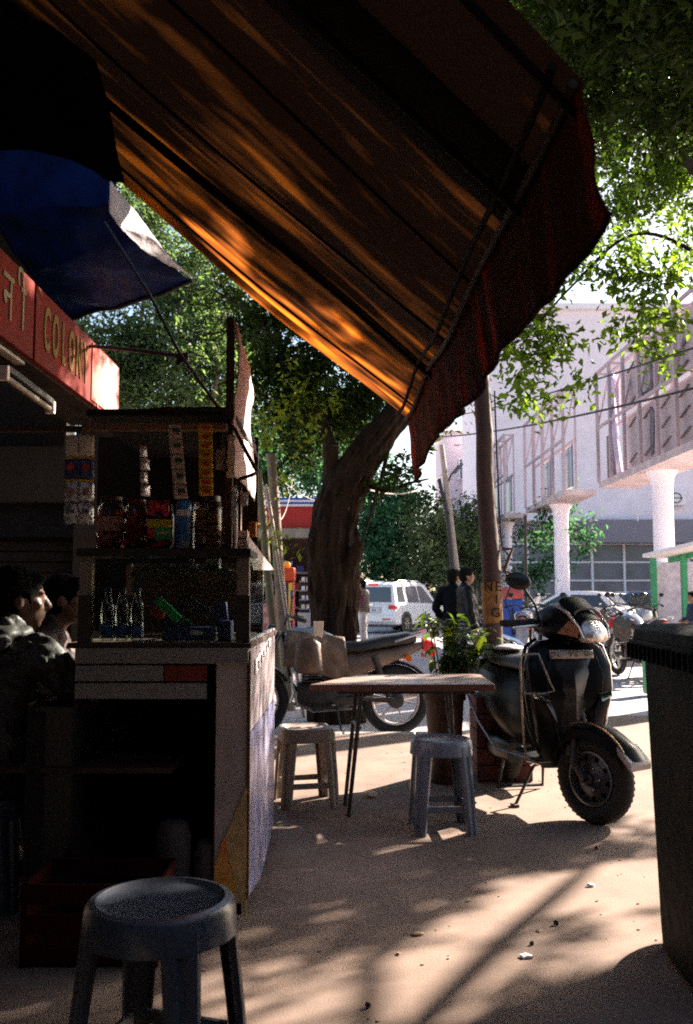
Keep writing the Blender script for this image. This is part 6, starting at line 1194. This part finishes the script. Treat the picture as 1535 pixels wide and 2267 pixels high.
# ================================================================ TREES
SHAFTS += [((-1.1, 3.4, 1.0), 0.26), ((-1.35, 3.5, 0.98), 0.14), ((-0.37, 4.0, 1.95), 0.2), ((-0.37, 3.7, 1.75), 0.14), (tuple(P(290, 500, 4.9)), 0.2), ((-1.56, 5.95, 2.5), 0.22), ((-1.56, 5.65, 2.55), 0.10),
           (tuple(G(1350, 1960)), 0.3), (tuple(G(1090, 2040)), 0.17), (tuple(G(900, 2170)), 0.15), (tuple(G(1380, 2110)), 0.16), (tuple(G(1180, 1960)), 0.16), (tuple(G(1000, 2150)), 0.10),
           (tuple(G(760, 1690)), 0.35), (tuple(G(1100, 1730)), 0.12), (tuple(P(955, 1465, 8.5)), 0.15), (tuple(P(830, 1440, 8.5)), 0.12), (tuple(P(680, 1600, 5.2)), 0.12), (tuple(P(800, 1500, 5.1)), 0.16), (tuple(P(1150, 1425, 5.6)), 0.15)]
SHAFTS += [(tuple(awn(s_, t_)), r_) for s_, t_, r_ in ((0.04, 0.08, .2), (0.06, 0.2, .18), (0.07, 0.34, .17), (0.2, 0.2, .14), (0.10, 0.46, .14), (0.18, 0.36, .14), (0.13, 0.05, .14), (0.12, 0.12, .12), (0.13, 0.27, .13), (0.13, 0.42, .11), (0.26, 0.36, .08), (0.33, 0.5, .09), (0.2, 0.06, .06))]
SHAFTS += [(tuple(val(0.03, 0.4)), .08), (tuple(val(0.14, 0.3)), .05), (tuple(val(0.32, 0.2)), .05), (tuple(val(0.08, 0.8)), .05)]
def limb(path, rs, n=26, amp=0.10, seed=0):
    fine = []; rf = []; m = len(path)
    for i in range(m-1):
        p0 = path[max(i-1, 0)]; p1 = path[i]; p2 = path[i+1]; p3 = path[min(i+2, m-1)]
        for k in range(8):
            t_ = k/8; fine.append(0.5*((2*p1)+(p2-p0)*t_+(2*p0-5*p1+4*p2-p3)*t_*t_+(3*p1-p0-3*p2+p3)*t_**3)); rf.append(rs[i]+(rs[i+1]-rs[i])*t_)
    fine.append(path[-1]); rf.append(rs[-1]); b = B().tube(fine, rf, n)
    for i in range(len(fine)):
        for k in range(n):
            q = b.v[i*n+k]; d = (q-fine[i])
            if d.length < 1e-6: continue
            a = 2*pi*k/n; r_ = noise.noise(V(cos(a)*3.2, sin(a)*3.2, i*0.12+seed))*0.9+abs(noise.noise(V(cos(a)*7, sin(a)*7, i*0.16+seed)))*0.9+0.5*abs(noise.noise(V(cos(a)*15, sin(a)*15, i*0.3+seed)))
            b.v[i*n+k] = q + d*amp*1.6*r_
    return b
def tree(label, base, trunk, clumps, n, size, m, seed, limbs=(), cat='tree', name='tree', group=None, bark=None, amp=0.1, links=True, sub=26):
    t = thing(name, label, cat, tuple(base), 0, group); bark = bark or M_['bark']
    if trunk: part('trunk', limb(trunk[0], trunk[1], 64, amp, seed), bark, t, world=True)
    for lp, lr in limbs: part('limb', limb(lp, lr, 14, amp, seed+3), bark, t, world=True)
    if links and trunk:
        top = trunk[0][-1]; rg = random.Random(seed)
        for c, r_ in clumps[::2]:
            c = Vector(c); md = top.lerp(c, .5)+V(rg.uniform(-.2, .2), rg.uniform(-.2, .2), rg.uniform(0, .3))*(c-top).length*0.4; r0 = min(trunk[1][-1]*0.5, 0.05)
            part('branch', limb([top, md, c, c+(c-md)*0.5], [r0, r0*.7, r0*.4, r0*.15], 8, 0.04, seed), bark, t, world=True)
    crown(t, clumps, n, size, m, seed, sub=sub); return t
def CL(px, py, Y, rp, ry=None, rd=None):
    s_ = Y/F; rx = rp*s_; rz = (ry or rp)*s_; return (tuple(P(px, py, Y)), (rx, rd or (rx+rz)/2, rz))
TP = lambda l: [P(x, y, Y) for x, y, Y in l]
t1 = tree('big leaning tree with a thick dark trunk standing behind the motorcycle', (P(745, 1560, 9.6).x, 9.6, -0.15),
     (TP([(748, 1625, 9.6), (742, 1500, 9.6), (739, 1380, 9.6), (738, 1290, 9.6), (738, 1210, 9.6), (748, 1130, 9.6), (778, 1055, 9.6), (826, 985, 9.6), (872, 925, 9.7), (950, 830, 9.9), (1060, 700, 10.3)]), [0.27, 0.235, 0.225, 0.235, 0.25, 0.225, 0.195, 0.165, 0.15, 0.13, 0.1]),
     [CL(600, 800, 10, 75), CL(700, 800, 9.8, 85), CL(790, 880, 10.2, 80), CL(640, 880, 10.2, 80), CL(560, 720, 10.4, 60), CL(720, 920, 10.6, 70), CL(620, 700, 10.5, 70), CL(840, 850, 10.6, 60), CL(660, 990, 10.8, 50), CL(900, 1045, 9.4, 45, 28), CL(840, 1075, 9.4, 50, 22), CL(930, 1090, 9.3, 26, 16), CL(790, 990, 10.8, 30, 50), CL(500, 640, 10.8, 50)],
     15000, 0.078, M_['leafd'], 11,
     limbs=[(TP([(735, 1170, 9.6), (738, 1090, 9.6), (733, 1035, 9.55), (735, 985, 9.5)]), [0.12, 0.09, 0.075, 0.07]), (TP([(760, 1260, 9.55), (785, 1225, 9.4), (800, 1196, 9.3)]), [0.12, 0.08, 0.03]), (TP([(800, 1060, 9.6), (850, 1085, 9.5), (905, 1070, 9.4), (950, 1060, 9.3)]), [0.04, 0.025, 0.015, 0.006]), (TP([(735, 990, 9.6), (700, 900, 9.8), (640, 800, 10), (560, 700, 10.4), (470, 640, 10.8)]), [0.06, 0.05, 0.035, 0.02, 0.01])], amp=0.14)
crown(t1, [CL(592, 930, 9.2, 20, 40), CL(585, 985, 9.2, 22, 22), CL(640, 1040, 9.4, 28, 20), CL(600, 1185, 9.3, 16, 22), CL(560, 900, 9.3, 20, 20), CL(700, 700, 9.9, 40), CL(985, 905, 9.8, 26), CL(1005, 940, 9.8, 22, 28), CL(690, 880, 9.6, 80, 60)], 900, 0.085, M_['leafy'], 14, name='young_leaves', sub=14)
big = M_['leaf']
tree('broad green tree whose boughs hang in at the upper right, rooted beyond the frame', (5.6, 12.0, -0.15),
     ([V(5.6, 12, -0.2), V(5.55, 11.9, 1.5), V(5.4, 11.7, 3.2), V(5.0, 11.4, 4.8)], [0.3, 0.25, 0.22, 0.16]),
     [CL(1180, 800, 10.5, 70, 60), CL(1130, 850, 10.5, 50, 45), CL(1120, 770, 10.6, 55), CL(1215, 745, 10.8, 45, 40), CL(1262, 862, 10.2, 30, 24), CL(1190, 690, 11, 55, 45), CL(1210, 640, 11, 45),
      CL(1290, 580, 11, 70, 50), CL(1380, 600, 11, 70, 60), CL(1460, 640, 11.2, 70, 60), CL(1320, 760, 10.8, 34, 20), CL(1440, 760, 10.9, 50, 34), CL(1510, 720, 10.8, 50, 50), CL(1520, 560, 11.2, 60),
      CL(1400, 470, 14.5, 80), CL(1300, 480, 14.6, 60), CL(1480, 380, 14.7, 90), CL(1370, 340, 14.7, 80), CL(1500, 220, 14.8, 100), CL(1380, 200, 14.8, 90), CL(1270, 120, 14.8, 80), CL(1420, 60, 14.9, 110), CL(1200, 20, 14.9, 80), CL(1300, 20, 15.1, 90), CL(1540, 60, 15.1, 90), CL(1320, 290, 14.9, 60), CL(1120, 0, 15.1, 60), CL(1600, 450, 14.8, 120), CL(1640, 200, 14.9, 140)],
     24000, 0.13, big, 21, limbs=[(TP([(1700, 700, 11.6), (1540, 560, 11.4), (1400, 520, 11.3), (1260, 640, 10.9), (1150, 770, 10.5)]), [0.03, 0.026, 0.02, 0.014, 0.008]), (TP([(1760, 640, 12), (1560, 400, 13.5), (1350, 180, 14.6), (1200, 60, 14.8)]), [0.1, 0.08, 0.05, 0.02])], amp=0.08, links=False)
big_t = bpy.data.objects[[o.name for o in bpy.data.objects if o.get('label', '').startswith('broad green tree')][0]]
crown(big_t, [CL(1500, 220, 15, 100), CL(1390, 190, 15, 90), CL(1270, 120, 15.3, 80), CL(1420, 60, 15.4, 110), CL(1200, 20, 15.4, 80), CL(1310, 20, 15.6, 90), CL(1540, 60, 15.6, 90), CL(1330, 300, 15.4, 60), CL(1470, 340, 15.3, 80)], 9000, 0.12, M_['leafd'], 23, name='upper_crown')
rgc = random.Random(77)
crown(big_t, [((2.2+rgc.uniform(0, 3.0), 6.2+rgc.uniform(0, 3.4), 6.1+rgc.uniform(0, 1.6)), (rgc.uniform(.5, .9),)*3) for k in range(30)], 42000, 0.105, M_['leafd'], 24, name='overhead_shade_crown')
crown(big_t, [((-3.6+k % 6*1.35+rgc.uniform(-.4, .4), 1.9+k//6*1.2+rgc.uniform(-.4, .4), 6.7+rgc.uniform(-.4, .9)), (rgc.uniform(.7, 1.0),)*3) for k in range(36)], 40000, 0.14, M_['leafd'], 25, name='overhead_shade_crown')  # unseen canopy added above the awning to block sky light
crown(big_t, [(tuple(awn(s_, t_) + SUNDIR*rgc.uniform(5.6, 7.2)), (.4, .4, .35)) for s_ in (-0.02, 0.1, 0.22, 0.34) for t_ in (0.56, 0.68, 0.8, 0.92)], 16000, 0.11, M_['leafd'], 26, name='overhead_shade_crown')  # unseen clumps added on the sun's path to shade the upper awning
for lp in (([V(5.0, 11.4, 4.8), V(4.2, 9.5, 6.2), V(3.0, 7.5, 6.8), V(0.5, 4.5, 7.0), V(-2, 2, 7.1)]), ([V(5.0, 11.4, 4.8), V(4.8, 8.5, 6.4), V(3.8, 5.5, 7.0), V(2.5, 2, 7.2)])): part('limb', limb(lp, [0.14, 0.1, 0.08, 0.05, 0.02][:len(lp)], 12, 0.08, 9), M_['bark'], big_t, world=True)
lf2 = mat('leaf_soft_green', (0.06, 0.10, 0.04), 0.6, var=0.3, sc=2, bump=0, transl=0.5, tcol=(0.13, 0.22, 0.05), island=0.75)
tree('tall pale green tree filling the gap behind the kiosk and the blue tarpaulin', (-5.2, 17.5, -0.15),
     ([V(-5.2, 17.5, -.2), V(-5.1, 17.4, 2.2), V(-4.6, 17.2, 4.0), V(-4.0, 17, 5.6)], [0.26, 0.22, 0.18, 0.12]),
     [CL(230, 820, 16, 110), CL(330, 760, 16.5, 120), CL(430, 800, 16, 110), CL(400, 660, 17, 110), CL(480, 700, 16.4, 90), CL(500, 860, 16.6, 90), CL(300, 880, 17, 90), CL(420, 560, 17.4, 80), CL(340, 480, 17.5, 70), CL(280, 420, 17.6, 60), CL(180, 760, 16.4, 80), CL(500, 600, 17, 60), CL(560, 780, 17.5, 80), CL(420, 900, 17, 80)],
     34000, 0.115, lf2, 31, limbs=[(TP([(470, 900, 16), (480, 780, 16), (400, 700, 16.2), (430, 620, 16.5)]), [0.05, 0.04, 0.03, 0.015])], amp=0.05, bark=M_['bark2'])
# small trees and shrubs beyond
for k, (lab, cl, n, sz, bx_, by_) in enumerate((
    ('bluish green roadside tree left of the big trunk, above the red shop', [CL(600, 1040, 24, 80), CL(700, 1020, 25, 80), CL(560, 960, 25, 80), CL(660, 930, 26, 90), CL(780, 950, 27, 80), CL(740, 1060, 24, 50), CL(540, 1050, 24, 50)], 16000, 0.17, P(640, 1200, 25).x, 25),
    ('bushy hazy green tree directly right of the big trunk beyond the road', [CL(820, 1160, 40, 50, 60), CL(870, 1200, 41, 55, 70), CL(840, 1250, 39, 50, 50), CL(900, 1110, 42, 60, 40), CL(830, 1090, 43, 50)], 12000, 0.24, P(860, 1300, 41).x, 41),
    ('rounded olive green tree behind the white SUV', [CL(960, 1180, 38, 55, 60), CL(1010, 1220, 39, 55, 60), CL(950, 1250, 37, 60, 45), CL(1040, 1160, 40, 45, 60), CL(1060, 1250, 38, 40, 45), CL(900, 1270, 39, 50, 30)], 13000, 0.22, P(980, 1300, 38).x, 38),
    ('small leafy sapling growing between the round columns', [CL(1185, 1190, 34, 36, 30), CL(1215, 1160, 34, 40, 40), CL(1275, 1175, 34, 30, 40), CL(1170, 1260, 34, 30, 30), CL(1210, 1260, 34, 40, 40), CL(1270, 1230, 34, 18, 30)], 1900, 0.22, P(1165, 1300, 34).x, 34))):
    m_ = M_['leaff'] if k != 2 else mat('leaf_olive_far', (0.09, 0.12, 0.05), 0.7, var=0.3, sc=.5, bump=0, transl=0.4, tcol=(0.16, 0.22, 0.06), island=0.6)
    tree(lab, (bx_, by_, -0.15), ([V(bx_, by_, -.2), V(bx_+.05, by_, 1.2), V(bx_, by_, 2.6)], [0.16 if k < 3 else 0.06, 0.13 if k < 3 else 0.05, 0.08 if k < 3 else 0.03]), cl, n, sz, m_, 41+k, bark=M_['bark2'] if k < 3 else M_['bark'], amp=0.04, group=None)
# tall dark street pole with sapling
solo('thin_post', B().tube([(P(1166, 1380, 24).x, 24, -0.15), (P(1163, 1140, 24).x, 24, P(0, 1140, 24).z)], 0.045, 8), M_['dsteel'], 'thin dark steel post between the far column and the middle column', 'post')
# shade tree to the right of the frame that dapples the near pavement and the awning
rg = random.Random(5)
cl = [((6.2+rg.uniform(-1.6, 1.6), 7.6+rg.uniform(-1.6, 1.6), 5.6+rg.uniform(-1.1, 1.3)), (rg.uniform(.35, .75),)*3) for k in range(13)]
cl += [((5.6, 8.5, 4.5), (.55,)*3), ((5.1, 7.7, 4.3), (.5,)*3), ((4.9, 8.6, 4.0), (.45,)*3), ((4.5, 7.0, 4.1), (.4,)*3)] + [((5.2+rg.uniform(0, 2.0), 6.9+rg.uniform(0, 2.2), 4.2+rg.uniform(0, .6)), (rg.uniform(.22, .38),)*3) for k in range(9)]
tree('shade tree standing just beyond the right edge of the frame', (6.9, 7.2, -0.14), ([V(6.9, 7.2, -.2), V(6.85, 7.3, 1.6), V(6.6, 7.5, 3.4), V(6.4, 7.6, 4.6)], [0.2, 0.17, 0.14, 0.1]), cl + [((5.4+rg.uniform(-1.2, 1.2), 6.6+rg.uniform(-1.4, 1.0), 6.6+rg.uniform(-.8, .9)), (rg.uniform(.5, .9),)*3) for k in range(20)], 58000, 0.12, big, 61, amp=0.08)
# ================================================================ LITTER
def crumple(name, px, py, s, m, label, cat, flat=0.4, seed=0):
    g_ = G(px, py); b = B().ball((0, 0, 0), (s, s*0.7, s*flat), 12, 8)
    b.v = [q*(1+0.55*noise.noise(q*(2.2/s)+V(seed, 0, 0))) for q in b.v]; mz = min(q.z for q in b.v); b.v = [q+V(g_.x, g_.y, -mz-0.001) for q in b.v]
    return solo(name, b, m, label, cat)
crumple('paper_ball', 820, 1765, 0.035, M_['cream'], 'crumpled pale paper on the shaded pavement left of the table leg', 'litter', 0.5, 1)
crumple('paper_scrap', 1165, 2120, 0.022, M_['white'], 'torn white scrap on the sunlit pavement in the foreground', 'litter', 0.25, 2)
crumple('cup_scrap', 1308, 1963, 0.016, M_['white'], 'small white and dark scrap below the scooter wheel', 'litter', 0.4, 3)
crumple('pebble', 1232, 2048, 0.010, M_['dwood'], 'small dark pebble in the middle of the sunlit pavement', 'pebble', 0.8, 4)
crumple('pebble', 815, 2231, 0.009, M_['dwood'], 'dark pebble at the bottom edge of the pavement', 'pebble', 0.8, 5)
crumple('pebble', 1178, 2092, 0.008, M_['dwood'], 'tiny dark pebble just above the torn white scrap', 'pebble', 0.8, 6)
crumple('pebble', 1320, 1880, 0.008, M_['dwood'], 'small dark pebble under the scooter front wheel', 'pebble', 0.8, 7)
crumple('paper_scrap', 1108, 1748, 0.018, M_['cream'], 'pale scrap lying in shade left of the scooter stand', 'litter', 0.3, 8)
crumple('dry_leaf', 925, 2070, 0.022, mat('dry_leaf', (0.3, 0.2, 0.11), 0.8), 'dry curled leaf on the foreground pavement', 'leaf', 0.2, 9)
gr = B(); rg = random.Random(8)
for k in range(700):
    x = rg.uniform(-2.0, 3.2); y = rg.uniform(1.6, 7.6)
    if x > 1.55: continue
    s_ = rg.uniform(0.0012, 0.0045); gr.box((x, y, s_*0.4), (s_*2, s_*1.6, s_), rz=rg.uniform(0, 3))
part('loose_grit', gr, mat('grit', (0.22, 0.17, 0.13), 0.9, var=0.5, sc=80), None, kind='stuff', label='fine grit and crumbs scattered over the pavement', smooth=False)['category'] = 'grit'
lv = []
for k in range(26):
    x = rg.uniform(-1.4, 1.5); y = rg.uniform(2.0, 7.4); o = solo('dry_leaf', bigleaf(V(x, y, 0.004+rg.uniform(0, .004)), V(rg.uniform(-1, 1), rg.uniform(-1, 1), 0.12), rg.uniform(0.02, 0.045), 0.016), MC['dry_leaf'], 'small dry leaf fallen on the pavement', 'leaf', 'dry leaves fallen on the pavement')
